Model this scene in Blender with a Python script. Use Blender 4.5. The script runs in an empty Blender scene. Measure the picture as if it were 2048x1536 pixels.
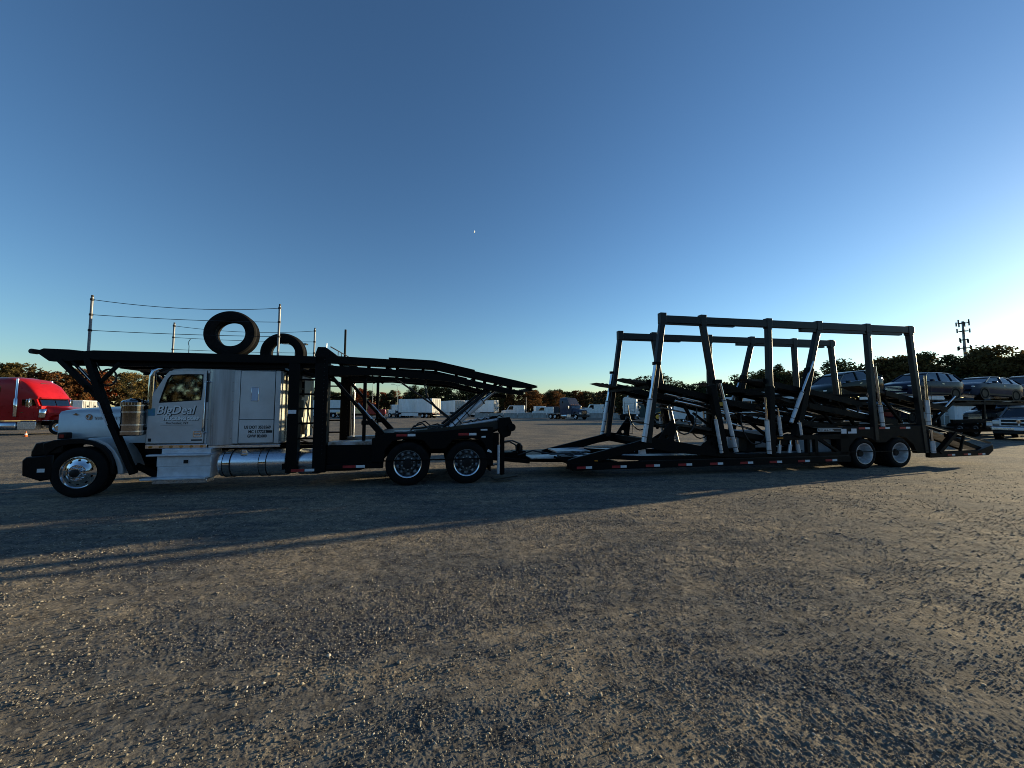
import bpy, bmesh, math, random
import numpy as np
from mathutils import Vector, Matrix, Quaternion

C = bpy.context.scene.collection
R = math.radians
random.seed(7)

# ------------------------------------------------------------------ camera
cam_d = bpy.data.cameras.new('camera')
cam = bpy.data.objects.new('camera', cam_d); C.objects.link(cam)
cam_d.sensor_width = 36.0
cam_d.lens = 36.0 * 769.0 / 2048.0
cam_d.clip_start = 0.05; cam_d.clip_end = 12000.0
cam.location = (0, 0, 1.7)
cam.rotation_euler = (R(90 + 3.868), 0, 0)
bpy.context.scene.camera = cam

# ------------------------------------------------------------------ sky and sun
SUN_AZ, SUN_EL = 24.0, 8.6          # azimuth: degrees from +X towards +Y
world = bpy.data.worlds.new('World'); bpy.context.scene.world = world
world.use_nodes = True
wn = world.node_tree.nodes; wl = world.node_tree.links
sky = wn.new('ShaderNodeTexSky'); sky.sky_type = 'NISHITA'; sky.sun_disc = False
sky.sun_elevation = R(SUN_EL); sky.sun_rotation = R(90 - SUN_AZ)
sky.altitude = 0; sky.air_density = 1.06; sky.dust_density = 0.20; sky.ozone_density = 3.3
bg = wn['Background']; bg.inputs['Strength'].default_value = 0.095
gam = wn.new('ShaderNodeGamma'); gam.inputs[1].default_value = 1.17      # film contrast, the same over the whole sky
wl.new(sky.outputs[0], gam.inputs[0]); wl.new(gam.outputs[0], bg.inputs[0])
sun_d = bpy.data.lights.new('sun', 'SUN'); sun_d.energy = 5.0; sun_d.angle = R(0.53)
sun_d.color = (1.0, 0.83, 0.53)
sun = bpy.data.objects.new('sun', sun_d); C.objects.link(sun)
SD = Vector((math.cos(R(SUN_AZ)) * math.cos(R(SUN_EL)), math.sin(R(SUN_AZ)) * math.cos(R(SUN_EL)), math.sin(R(SUN_EL))))
sun.rotation_euler = SD.to_track_quat('Z', 'Y').to_euler()
sun.location = (40, 20, 30)
sc = bpy.context.scene
sc.view_settings.view_transform = 'Standard'; sc.view_settings.look = 'None'
sc.view_settings.gamma = 1.0; sc.view_settings.use_curve_mapping = False
sc.view_settings.exposure = 0.76
sc.render.engine = 'CYCLES'
sc.cycles.use_denoising = True
sc.cycles.filter_width = 0.95
sc.cycles.max_bounces = 6; sc.cycles.transparent_max_bounces = 12

# ------------------------------------------------------------------ mesh helpers
class MB:
    """collects shapes; build() links them as ONE mesh object"""
    def __init__(s): s.v = []; s.f = []
    def add(s, vs, fs):
        o = len(s.v); s.v += [tuple(p) for p in vs]; s.f += [tuple(i + o for i in f) for f in fs]; return s
    def box(s, x0, x1, y0, y1, z0, z1):
        return s.add([(x0,y0,z0),(x1,y0,z0),(x1,y1,z0),(x0,y1,z0),(x0,y0,z1),(x1,y0,z1),(x1,y1,z1),(x0,y1,z1)],
                     [(3,2,1,0),(4,5,6,7),(0,1,5,4),(1,2,6,5),(2,3,7,6),(3,0,4,7)])
    def bar(s, p, q, w, h, up=(0,0,1)):
        p = Vector(p); q = Vector(q); d = (q - p).normalized(); u = Vector(up)
        if abs(d.dot(u)) > .97: u = Vector((1,0,0))
        a = d.cross(u).normalized(); b = a.cross(d).normalized()
        vs = []
        for c in (p, q):
            for i, j in ((-1,-1),(1,-1),(1,1),(-1,1)): vs.append(c + a*(i*w/2) + b*(j*h/2))
        return s.add(vs, [(3,2,1,0),(4,5,6,7),(0,1,5,4),(1,2,6,5),(2,3,7,6),(3,0,4,7)])
    def tube(s, pts, r, n=8, r2=None):
        pts = [Vector(p) for p in pts]; m = len(pts); vs = []; fs = []
        t0 = (pts[1] - pts[0]).normalized()
        u = Vector((0,0,1)) if abs(t0.z) < .9 else Vector((1,0,0))
        a = t0.cross(u).normalized()
        for k, p in enumerate(pts):
            t = ((pts[min(k+1,m-1)] - p).normalized() + (p - pts[max(k-1,0)]).normalized()).normalized() if 0 < k < m-1 else \
                ((pts[1]-pts[0]).normalized() if k == 0 else (pts[-1]-pts[-2]).normalized())
            a = (a - t*a.dot(t)).normalized(); b = t.cross(a)
            rr = r if r2 is None else r + (r2 - r)*k/(m-1)
            for i in range(n):
                an = 2*math.pi*i/n; vs.append(p + a*(rr*math.cos(an)) + b*(rr*math.sin(an)))
        for k in range(m-1):
            for i in range(n): fs.append((k*n+i, k*n+(i+1)%n, (k+1)*n+(i+1)%n, (k+1)*n+i))
        fs.append(tuple(range(n-1,-1,-1))); fs.append(tuple((m-1)*n+i for i in range(n)))
        return s.add(vs, fs)
    def prism(s, poly, y0, y1, axis='y'):
        n = len(poly); mk = {'y': lambda a,b,c:(a,c,b), 'x': lambda a,b,c:(c,a,b), 'z': lambda a,b,c:(a,b,c)}[axis]
        vs = [mk(a,b,y0) for a,b in poly] + [mk(a,b,y1) for a,b in poly]
        fs = [tuple(range(n)), tuple(range(2*n-1,n-1,-1))] + [(i, n+i, n+(i+1)%n, (i+1)%n) for i in range(n)]
        return s.add(vs, fs)
    def ring(s, outer, inner, y0, y1):
        """frame between two matching closed outlines in (x,z), extruded along y"""
        n = len(outer); vs = []
        for y in (y0, y1):
            vs += [(a,y,b) for a,b in outer]; vs += [(a,y,b) for a,b in inner]
        fs = []
        for i in range(n):
            j = (i+1)%n
            fs += [(i,j,n+j,n+i), (2*n+i,3*n+i,3*n+j,2*n+j), (i,2*n+i,2*n+j,j), (n+i,n+j,3*n+j,3*n+i)]
        return s.add(vs, fs)
    def lathe(s, prof, c, axis='y', n=32, skip=None, sgn=1):
        """profile of (radius, along); skip(k, i) leaves a face out"""
        vs = []; fs = []
        for r, h in prof:
            for i in range(n):
                a = 2*math.pi*i/n; p = (r*math.cos(a), r*math.sin(a)); h2 = h*sgn
                vs.append({'y': (c[0]+p[0], c[1]+h2, c[2]+p[1]), 'x': (c[0]+h2, c[1]+p[0], c[2]+p[1]), 'z': (c[0]+p[0], c[1]+p[1], c[2]+h2)}[axis])
        for k in range(len(prof)-1):
            for i in range(n):
                if skip and skip(k, i): continue
                fs.append((k*n+i, k*n+(i+1)%n, (k+1)*n+(i+1)%n, (k+1)*n+i))
        return s.add(vs, fs)
    def loft(s, secs, caps=True):
        n = len(secs[0]); vs = [p for q in secs for p in q]; fs = []
        for k in range(len(secs)-1):
            for i in range(n): fs.append((k*n+i, k*n+(i+1)%n, (k+1)*n+(i+1)%n, (k+1)*n+i))
        if caps: fs += [tuple(range(n-1,-1,-1)), tuple((len(secs)-1)*n+i for i in range(n))]
        return s.add(vs, fs)
    def mirror(s, cy):
        """add the same shapes reflected about y = cy"""
        return s.add([(x, 2*cy - y, z) for x,y,z in list(s.v)], [tuple(reversed(f)) for f in list(s.f)])
    def mesh(s, name, mat, smooth=40, recalc=True):
        me = bpy.data.meshes.new(name); me.from_pydata(s.v, [], s.f)
        if recalc:
            bm = bmesh.new(); bm.from_mesh(me); bmesh.ops.recalc_face_normals(bm, faces=bm.faces); bm.to_mesh(me); bm.free()
        if smooth:
            me.polygons.foreach_set('use_smooth', [True]*len(me.polygons)); me.set_sharp_from_angle(angle=R(smooth))
        if mat: me.materials.append(M[mat])
        return me
    def clusters(s):
        """groups of connected faces whose bounds touch: one group, one piece"""
        n = len(s.v); par = list(range(n))
        def fd(a):
            while par[a] != a: par[a] = par[par[a]]; a = par[a]
            return a
        for f in s.f:
            r0 = fd(f[0])
            for i in f[1:]:
                r1 = fd(i)
                if r1 != r0: par[r1] = r0
        isl = {}
        for i in range(n): isl.setdefault(fd(i), []).append(i)
        keys = list(isl)
        if len(keys) > 150: return None
        V = np.array(s.v); bb = [(V[isl[k]].min(0)-.004, V[isl[k]].max(0)+.004) for k in keys]
        g = list(range(len(keys)))
        def fg(a):
            while g[a] != a: a = g[a]
            return a
        for a in range(len(keys)):
            for b in range(a+1, len(keys)):
                if (bb[a][0] <= bb[b][1]).all() and (bb[b][0] <= bb[a][1]).all(): g[fg(b)] = fg(a)
        out = {}
        for a, k in enumerate(keys): out.setdefault(fg(a), set()).update(isl[k])
        return list(out.values())
    def build(s, name, mat, parent=None, bevel=0, smooth=40, label=None, stuff=False):
        cl = None if (stuff or parent is None) else s.clusters()
        if cl and len(cl) > 1:
            first = None
            for c in cl:
                idx = sorted(c); mp = {v: i for i, v in enumerate(idx)}
                q = MB(); q.v = [s.v[i] for i in idx]; q.f = [tuple(mp[i] for i in f) for f in s.f if f[0] in mp]
                if q.f:
                    o = q._build(name, mat, parent, bevel, smooth, label); first = first or o
            return first
        o = s._build(name, mat, parent, bevel, smooth, label)
        if stuff: o['kind'] = 'stuff'
        return o
    def _build(s, name, mat, parent, bevel, smooth, label):
        o = bpy.data.objects.new(name, s.mesh(name, mat, smooth)); C.objects.link(o); o.parent = parent
        if bevel:
            b = o.modifiers.new('bevel', 'BEVEL'); b.width = bevel; b.segments = 2; b.limit_method = 'ANGLE'; b.angle_limit = R(38)
        if label: o['label'] = label
        return o

def thing(name, label, cat, loc=(0,0,0), rz=0, group=None):
    o = bpy.data.objects.new(name, None); C.objects.link(o); o.empty_display_size = .3
    o.location = loc; o.rotation_euler = (0,0,rz); tag(o, label, cat, group); return o
def tag(o, label, cat, group=None):
    o['label'] = label; o['category'] = cat
    if group: o['group'] = group
    return o
def link_mesh(name, me, parent):
    o = bpy.data.objects.new(name, me); C.objects.link(o); o.parent = parent; return o
def copy_tree(o, parent=None):
    c = o.copy(); C.objects.link(c); c.parent = parent
    for ch in o.children: copy_tree(ch, c)
    return c
def text(name, body, size, loc, parent, mat, shear=0, bold=0, sx=1, align='LEFT', rot=(90,0,0), ext=.0015):
    cu = bpy.data.curves.new(name, 'FONT'); cu.body = body; cu.size = size; cu.shear = shear; cu.offset = bold; cu.extrude = ext
    cu.align_x = align; cu.resolution_u = 3
    t = bpy.data.objects.new(name, cu); C.objects.link(t)
    bpy.context.view_layer.update()
    me = bpy.data.meshes.new_from_object(t.evaluated_get(bpy.context.evaluated_depsgraph_get()))
    bpy.data.objects.remove(t); bpy.data.curves.remove(cu); me.name = name
    me.materials.clear(); me.materials.append(M[mat])
    o = link_mesh(name, me, parent); o.location = loc; o.rotation_euler = tuple(R(a) for a in rot); o.scale = (sx,1,1)
    return o

# ------------------------------------------------------------------ materials
M = {}
def mat(name, col, rough=.5, metal=0., var=.12, scale=3., bump=0., bscale=40., spec=.5, dirt=None, coat=0., rvar=.15, emit=None, stretch=None):
    m = bpy.data.materials.new(name); m.use_nodes = True; nt = m.node_tree; N = nt.nodes; L = nt.links
    b = N['Principled BSDF']; b.inputs['Metallic'].default_value = metal; b.inputs['Specular IOR Level'].default_value = spec
    b.inputs['Coat Weight'].default_value = coat; b.inputs['Coat Roughness'].default_value = .08
    tc = N.new('ShaderNodeTexCoord'); src = tc.outputs['Object']
    if stretch:
        mp = N.new('ShaderNodeMapping'); mp.inputs['Scale'].default_value = stretch; L.new(src, mp.inputs[0]); src = mp.outputs[0]
    nz = N.new('ShaderNodeTexNoise'); nz.inputs['Scale'].default_value = scale; nz.inputs['Detail'].default_value = 6; nz.inputs['Roughness'].default_value = .65
    L.new(src, nz.inputs['Vector'])
    cr = N.new('ShaderNodeValToRGB'); e = cr.color_ramp.elements
    lo = tuple(c*(1-var) for c in col); hi = tuple(min(1, c*(1+var)) for c in col)
    if dirt: lo = dirt
    e[0].position = .34; e[0].color = (*lo, 1); e[1].position = .62; e[1].color = (*hi, 1)
    L.new(nz.outputs[0], cr.inputs[0]); L.new(cr.outputs[0], b.inputs['Base Color'])
    mr = N.new('ShaderNodeMapRange'); mr.inputs['To Min'].default_value = max(.02, rough*(1-rvar)); mr.inputs['To Max'].default_value = min(1, rough*(1+rvar))
    mr.inputs['From Min'].default_value = .3; mr.inputs['From Max'].default_value = .7
    L.new(nz.outputs[0], mr.inputs[0]); L.new(mr.outputs[0], b.inputs['Roughness'])
    if bump:
        n2 = N.new('ShaderNodeTexNoise'); n2.inputs['Scale'].default_value = bscale; n2.inputs['Detail'].default_value = 3; L.new(src, n2.inputs['Vector'])
        bp = N.new('ShaderNodeBump'); bp.inputs['Strength'].default_value = bump; bp.inputs['Distance'].default_value = .01
        L.new(n2.outputs[0], bp.inputs['Height']); L.new(bp.outputs[0], b.inputs['Normal'])
    if emit:
        b.inputs['Emission Color'].default_value = (*emit[0], 1); b.inputs['Emission Strength'].default_value = emit[1]
    M[name] = m; return m
def glass(name, col, alpha, rough=.03):
    """tinted pane: part mirror-like reflection, part see-through"""
    m = bpy.data.materials.new(name); m.use_nodes = True; nt = m.node_tree; N = nt.nodes; L = nt.links
    N.remove(N['Principled BSDF']); out = N['Material Output']
    t = N.new('ShaderNodeBsdfTransparent'); t.inputs[0].default_value = (*col, 1)
    g = N.new('ShaderNodeBsdfGlossy'); g.inputs['Roughness'].default_value = rough; g.inputs[0].default_value = (.9,.95,1,1)
    fr = N.new('ShaderNodeFresnel'); fr.inputs[0].default_value = 1.5
    nz = N.new('ShaderNodeTexNoise'); nz.inputs['Scale'].default_value = 4
    mu = N.new('ShaderNodeMath'); mu.operation = 'MULTIPLY_ADD'; mu.inputs[1].default_value = .06; mu.inputs[2].default_value = alpha
    L.new(nz.outputs[0], mu.inputs[0])
    ad = N.new('ShaderNodeMath'); ad.operation = 'ADD'; ad.use_clamp = True
    L.new(fr.outputs[0], ad.inputs[0]); L.new(mu.outputs[0], ad.inputs[1])
    mx = N.new('ShaderNodeMixShader'); L.new(ad.outputs[0], mx.inputs[0]); L.new(t.outputs[0], mx.inputs[1]); L.new(g.outputs[0], mx.inputs[2])
    L.new(mx.outputs[0], out.inputs[0]); M[name] = m; return m

mat('black_paint', (.0028,.003,.0036), .36, 0, .4, 2.5, bump=.04, bscale=12, spec=.16)
mat('black_frame', (.0028,.003,.0034), .5, 0, .5, 4, dirt=(.006,.0055,.0048), spec=.09, bump=.08, bscale=30)
mat('grey_frame', (.010,.012,.013), .40, .1, .35, 3, bump=.05, spec=.3)
mat('silver_paint', (.60,.62,.63), .34, .3, .05, 1.6, coat=.25, dirt=(.52,.53,.53), bump=.015, bscale=2.5)
mat('silver_reflection_streaks', (.48,.51,.54), .30, .5, .08, 2.2, stretch=(4,4,.2), dirt=(.31,.33,.35), coat=.2)  # upright streaks paint dark reflections into the silver; dirt only carries their tone
mat('chrome', (.66,.67,.69), .07, 1, .04, 6, bump=.02, bscale=5)
mat('rod_chrome', (.72,.74,.77), .22, 1, .08, 9)
mat('white_cylinder', (.62,.65,.68), .35, .3, .1, 9)
mat('brushed_aluminium', (.72,.74,.77), .28, 1, .1, 6, stretch=(1,1,8), bump=.03)
mat('tread_plate', (.66,.69,.73), .42, .6, .12, 5, bump=.5, bscale=95)
mat('deck_plate', (.024,.024,.023), .55, .2, .4, 6, dirt=(.042,.034,.022), spec=.25, bump=.2, bscale=60)
mat('bright_deck', (.42,.44,.47), .45, .7, .3, 4, dirt=(.16,.14,.11), bump=.2, bscale=60)
mat('rubber', (.004,.004,.0042), .78, 0, .4, 7, dirt=(.009,.008,.007), bump=.15, bscale=50, spec=.14)
mat('hose', (.012,.012,.013), .5, 0, .3, 8)
mat('hub_black', (.008,.008,.0085), .5, 0, .4, 12, spec=.25)
mat('rim_paint', (.62,.64,.67), .36, .4, .1, 9, dirt=(.45,.45,.44))
mat('rim_grey', (.10,.10,.10), .5, .3, .3, 9, dirt=(.05,.05,.05))
mat('sky_reflection_pane', (.46,.55,.68), .25, 0, .06, 3)  # pale blue painted in place of the sky's reflection in the sleeper window
mat('shaded_door_white', (.40,.40,.38), .5, 0, .1, 2, dirt=(.3,.3,.28))  # white darkened in the colour for shade falling on the trailers' rear doors
mat('red_tape', (.36,.018,.02), .4, 0, .15, 8)
mat('white_tape', (.75,.76,.76), .4, 0, .08, 8)
mat('amber_lens', (.55,.19,.015), .25, 0, .1, 9)
mat('red_lens', (.30,.015,.015), .25, 0, .1, 9)
mat('interior', (.045,.047,.05), .7, 0, .3, 5)
mat('cream_wall', (.60,.58,.47), .45, 0, .06, 2, dirt=(.5,.48,.38))
mat('black_letter', (.012,.012,.014), .5, 0, .1, 9)
mat('white_letter', (.8,.8,.78), .45, 0, .04, 9)
mat('blue_decal', (.05,.17,.33), .4, 0, .3, 25, dirt=(.06,.25,.2))
mat('red_paint', (.36,.008,.011), .3, 0, .1, 2, coat=.05, spec=.25)
mat('dark_chrome', (.34,.335,.33), .10, 1, .15, 6, bump=.05, bscale=7)
mat('dark_red_paint', (.20,.010,.012), .3, 0, .2, 2, coat=.4)
mat('white_paint', (.72,.73,.73), .38, 0, .06, 2, dirt=(.6,.6,.58))
mat('trailer_white', (.66,.69,.72), .45, .1, .08, .8, dirt=(.55,.57,.58), stretch=(1,1,.3))
mat('cream_paint', (.70,.58,.30), .45, 0, .12, 2)
mat('navy_paint', (.012,.02,.045), .2, 0, .2, 2, coat=.04, spec=.14)
mat('dark_green_paint', (.012,.022,.022), .2, 0, .2, 2, coat=.04, spec=.14)
mat('slate_paint', (.045,.055,.085), .22, 0, .15, 2, coat=.04, spec=.14)
mat('grey_paint', (.10,.10,.105), .25, 0, .12, 2, coat=.04, spec=.14)
mat('charcoal_paint', (.04,.045,.055), .22, 0, .15, 2, coat=.04, spec=.14)
mat('blue_steel', (.02,.04,.12), .5, 0, .2, 2)
mat('yellow_paint', (.55,.33,.03), .5, 0, .2, 2)
mat('orange_plastic', (.62,.13,.02), .5, 0, .15, 6)
mat('concrete', (.30,.29,.27), .85, 0, .2, 1.5, dirt=(.2,.19,.17), bump=.2, bscale=20)
mat('galvanised', (.20,.21,.22), .55, .5, .1, 5)
mat('lamp_lens', (.75,.76,.74), .2, .2, .05, 9)
mat('plate', (.72,.74,.78), .4, 0, .05, 20)
mat('wood_trunk', (.075,.055,.04), .9, 0, .35, 8, bump=.4, bscale=18)
mat('pale_trunk', (.22,.18,.13), .9, 0, .35, 8, bump=.4, bscale=18)
mat('corrugated', (.30,.30,.28), .6, .2, .15, 2)
mat('green_roof', (.02,.05,.05), .6, 0, .2, 2)
mat('moon_rock', (.9,.88,.84), .9, 0, .05, .05)
glass('cab_glass', (.62,.72,.70), .12)
glass('mirror_pane', (.02,.02,.02), .55)
glass('car_glass', (.10,.11,.12), .03)
glass('lit_window', (.25,.28,.3), .60)

def leaf_mat(name, cols):
    m = bpy.data.materials.new(name); m.use_nodes = True; nt = m.node_tree; N = nt.nodes; L = nt.links
    b = N['Principled BSDF']; b.inputs['Roughness'].default_value = .8; b.inputs['Specular IOR Level'].default_value = .15
    g = N.new('ShaderNodeNewGeometry'); oi = N.new('ShaderNodeObjectInfo')
    cr = N.new('ShaderNodeValToRGB'); cr.color_ramp.interpolation = 'LINEAR'
    el = cr.color_ramp.elements
    while len(el) < len(cols): el.new(.5)
    for i, c in enumerate(cols): el[i].position = i/(len(cols)-1); el[i].color = (*c, 1)
    ad = N.new('ShaderNodeMath'); ad.operation = 'MULTIPLY_ADD'; ad.inputs[1].default_value = .55
    ml = N.new('ShaderNodeMath'); ml.operation = 'MULTIPLY'; ml.inputs[1].default_value = .45
    L.new(g.outputs['Random Per Island'], ad.inputs[0]); L.new(oi.outputs['Random'], ml.inputs[0]); L.new(ml.outputs[0], ad.inputs[2])
    L.new(ad.outputs[0], cr.inputs[0]); L.new(cr.outputs[0], b.inputs['Base Color'])
    tr = N.new('ShaderNodeBsdfTranslucent'); L.new(cr.outputs[0], tr.inputs[0])
    mx = N.new('ShaderNodeMixShader'); mx.inputs[0].default_value = .25
    L.new(b.outputs[0], mx.inputs[1]); L.new(tr.outputs[0], mx.inputs[2]); L.new(mx.outputs[0], N['Material Output'].inputs[0])
    M[name] = m
leaf_mat('pine_needles', [(.018,.026,.012),(.035,.045,.018),(.05,.055,.025)])
leaf_mat('oak_leaves', [(.10,.042,.015),(.155,.066,.021),(.12,.078,.03)])
mat('pickup_grey', (.13,.135,.145), .25, .2, .1, 2, coat=.3)
leaf_mat('red_leaves', [(.17,.035,.012),(.22,.05,.015),(.13,.04,.015)])
leaf_mat('yellow_leaves', [(.14,.10,.03),(.18,.12,.035),(.10,.085,.03)])
leaf_mat('olive_leaves', [(.05,.045,.016),(.08,.062,.022),(.095,.062,.022)])
leaf_mat('wood_mass', [(.02,.022,.011),(.045,.035,.015),(.06,.04,.018)])

# ------------------------------------------------------------------ ground
def gm():
    m = bpy.data.materials.new('gravel_lot'); m.use_nodes = True; nt = m.node_tree; N = nt.nodes; L = nt.links
    b = N['Principled BSDF']; b.inputs['Roughness'].default_value = .92; b.inputs['Specular IOR Level'].default_value = .08
    geo = N.new('ShaderNodeNewGeometry'); P = geo.outputs['Position']
    def noise(sc, det=5, ro=.6):
        n = N.new('ShaderNodeTexNoise'); n.inputs['Scale'].default_value = sc; n.inputs['Detail'].default_value = det; n.inputs['Roughness'].default_value = ro
        L.new(P, n.inputs['Vector']); return n.outputs[0]
    def ramp(src, stops):
        r = N.new('ShaderNodeValToRGB'); e = r.color_ramp.elements
        while len(e) < len(stops): e.new(.5)
        for i,(p,c) in enumerate(stops): e[i].position = p; e[i].color = (*c,1)
        L.new(src, r.inputs[0]); return r.outputs[0]
    def mix(f, a, c, typ='MIX'):
        x = N.new('ShaderNodeMixRGB'); x.blend_type = typ
        if isinstance(f, float): x.inputs[0].default_value = f
        else: L.new(f, x.inputs[0])
        L.new(a, x.inputs[1]); L.new(c, x.inputs[2]); return x.outputs[0]
    # asphalt millings and sandy patches
    mp = N.new('ShaderNodeMapping'); mp.inputs['Rotation'].default_value = (0,0,R(-14)); mp.inputs['Scale'].default_value = (.35,2.6,1); L.new(P, mp.inputs[0])
    sn = N.new('ShaderNodeTexNoise'); sn.inputs['Scale'].default_value = 1.3; sn.inputs['Detail'].default_value = 5; L.new(mp.outputs[0], sn.inputs['Vector'])
    av = N.new('ShaderNodeMixRGB'); av.inputs[0].default_value = .42; L.new(noise(.5, 6, .62), av.inputs[1]); L.new(sn.outputs[0], av.inputs[2])
    patch = ramp(av.outputs[0], [(.44,(0,0,0)),(.57,(1,1,1))])
    grey = ramp(noise(9, 4), [(.3,(.10,.095,.088)),(.7,(.195,.185,.168))])
    tan = ramp(noise(7, 4), [(.3,(.205,.172,.13)),(.7,(.325,.275,.208))])
    col = mix(patch, grey, tan)
    # single stones of varied tone
    vo = N.new('ShaderNodeTexVoronoi'); vo.inputs['Scale'].default_value = 42; L.new(P, vo.inputs['Vector'])
    st = ramp(vo.outputs['Color'], [(.15,(.45,.45,.47)),(.55,(1,1,1)),(.8,(1.0,.95,.85)),(.95,(1.9,1.75,1.5))])
    col = mix(.75, col, st, 'MULTIPLY')
    sp = ramp(noise(5.5, 8, .75), [(.38,(.62,.62,.64)),(.5,(1,1,1)),(.62,(1.35,1.3,1.2))])
    col = mix(.8, col, sp, 'MULTIPLY')
    L.new(col, b.inputs['Base Color'])
    # fine relief
    v2 = N.new('ShaderNodeTexVoronoi'); v2.inputs['Scale'].default_value = 60; L.new(P, v2.inputs['Vector'])
    bp = N.new('ShaderNodeBump'); bp.inputs['Strength'].default_value = .5; bp.inputs['Distance'].default_value = .006; bp.invert = True
    L.new(v2.outputs['Distance'], bp.inputs['Height'])
    bp2 = N.new('ShaderNodeBump'); bp2.inputs['Strength'].default_value = .7; bp2.inputs['Distance'].default_value = .05
    L.new(noise(9, 9, .78), bp2.inputs['Height']); L.new(bp.outputs[0], bp2.inputs['Normal']); L.new(bp2.outputs[0], b.inputs['Normal'])
    M['gravel_lot'] = m
gm()

def hash2(ix, iy, k):
    h = (ix.astype(np.int64)*374761393 + iy.astype(np.int64)*668265263 + k*1274126177) & 0xffffffff
    h = ((h ^ (h >> 13)) * 1274126177) & 0xffffffff
    return ((h ^ (h >> 16)) & 0xffff) / 65535.0
def vnoise(x, y, k):
    ix = np.floor(x); iy = np.floor(y); fx = x-ix; fy = y-iy
    fx = fx*fx*(3-2*fx); fy = fy*fy*(3-2*fy)
    a = hash2(ix,iy,k); b = hash2(ix+1,iy,k); c = hash2(ix,iy+1,k); d = hash2(ix+1,iy+1,k)
    return (a*(1-fx)+b*fx)*(1-fy) + (c*(1-fx)+d*fx)*fy
def stones(x, y, cell, rmin, rmax, hk, dens, k):
    gx = x/cell; gy = y/cell; ix = np.floor(gx); iy = np.floor(gy); out = np.zeros_like(x)
    for dx in (-1,0,1):
        for dy in (-1,0,1):
            cx = ix+dx; cy = iy+dy
            px = (cx + hash2(cx,cy,k))*cell; py = (cy + hash2(cx,cy,k+1))*cell
            r = rmin + (rmax-rmin)*hash2(cx,cy,k+2)**2
            an = hash2(cx,cy,k+4)*math.pi; ca = np.cos(an); sa = np.sin(an)
            ex = ((x-px)*ca + (y-py)*sa)/r; ey = ((y-py)*ca - (x-px)*sa)/(r*(.6+.4*hash2(cx,cy,k+5)))
            d2 = ex*ex + ey*ey
            h = np.where((d2 < 1) & (hash2(cx,cy,k+3) < dens), r*hk*np.sqrt(np.maximum(0, 1-d2)), 0)
            out = np.maximum(out, h)
    return out
def lanes(X, Y):
    """worn wheel lanes where vehicles turn: paired, packed smoother"""
    out = np.zeros_like(X)
    for (x0, y0, ang, bend) in ((.75,3.2,78,-.05),(-2.6,4.0,16,.012),(2.9,4.2,28,.02),(-.6,2.6,8,.02)):
        ca, sa = math.cos(R(ang)), math.sin(R(ang)); u = (X-x0)*ca + (Y-y0)*sa
        for off in (-.16,.16,):
            v = -(X-x0)*sa + (Y-y0)*ca - bend*u*u + off
            out = np.maximum(out, np.clip(1.3-(np.abs(v)/.11)**2, 0, 1)*np.clip(vnoise(X*1.3,Y*1.3,21+int(ang))*2.2-.45, 0, 1))
    return out
def make_ground():
    # dense rows near the viewer's end of the lot, coarse towards the horizon
    r = []; d = 1.55
    while d < 26: r.append(d); d += max(.0065, d*d/950)
    while d < 7000: r.append(d); d *= 1.09
    r = np.array([.02,.8,1.2] + r)
    th = np.concatenate([np.radians(np.linspace(-180,-62,25)[:-1]), np.radians(np.linspace(-62,62,1050)), np.radians(np.linspace(62,180,25)[1:-1])])
    RR, TT = np.meshgrid(r, th, indexing='ij')
    X = RR*np.sin(TT); Y = RR*np.cos(TT)
    fade = np.clip((24-RR)/14, 0, 1) * (np.abs(TT) < R(62.5))
    patch = vnoise(X*.55, Y*.55, 3)*.6 + vnoise(X*1.7, Y*1.7, 5)*.4
    rough = np.clip((.80-patch)*2.6, .55, 1)
    z = stones(X, Y, .019, .0045, .0115, .55, .95, 11)*rough
    z = np.maximum(z, stones(X, Y, .055, .008, .017, .45, .4, 31)*rough)
    z = z + (vnoise(X*13, Y*13, 7)-.5)*.006*rough + (vnoise(X*3, Y*3, 8)-.5)*.010
    z = z*(1-.5*lanes(X, Y))
    z = z*fade - .012*fade
    # no relief under the standing vehicles' tyres
    z = np.where(RR > 6.6, np.minimum(z, .003), z)
    nr, nt = RR.shape
    co = np.stack([X, Y, z], -1).reshape(-1, 3)
    i = np.arange(nr-1)[:,None]*nt; j = np.arange(nt)[None,:]; j2 = (j+1) % nt
    q = np.stack([i+j, i+j2, i+nt+j2, i+nt+j], -1).reshape(-1, 4)[:, ::-1]
    me = bpy.data.meshes.new('ground'); me.vertices.add(len(co)); me.vertices.foreach_set('co', co.ravel())
    me.loops.add(q.size); me.loops.foreach_set('vertex_index', q.ravel()); me.polygons.add(len(q))
    me.polygons.foreach_set('loop_start', np.arange(0, q.size, 4)); me.polygons.foreach_set('loop_total', np.full(len(q), 4))
    me.update(calc_edges=True); me.validate()
    me.polygons.foreach_set('use_smooth', np.ones(len(q), bool))
    me.materials.append(M['gravel_lot'])
    o = bpy.data.objects.new('ground', me); C.objects.link(o); o['kind'] = 'structure'
    return len(q)
print('ground quads', make_ground())

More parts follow.
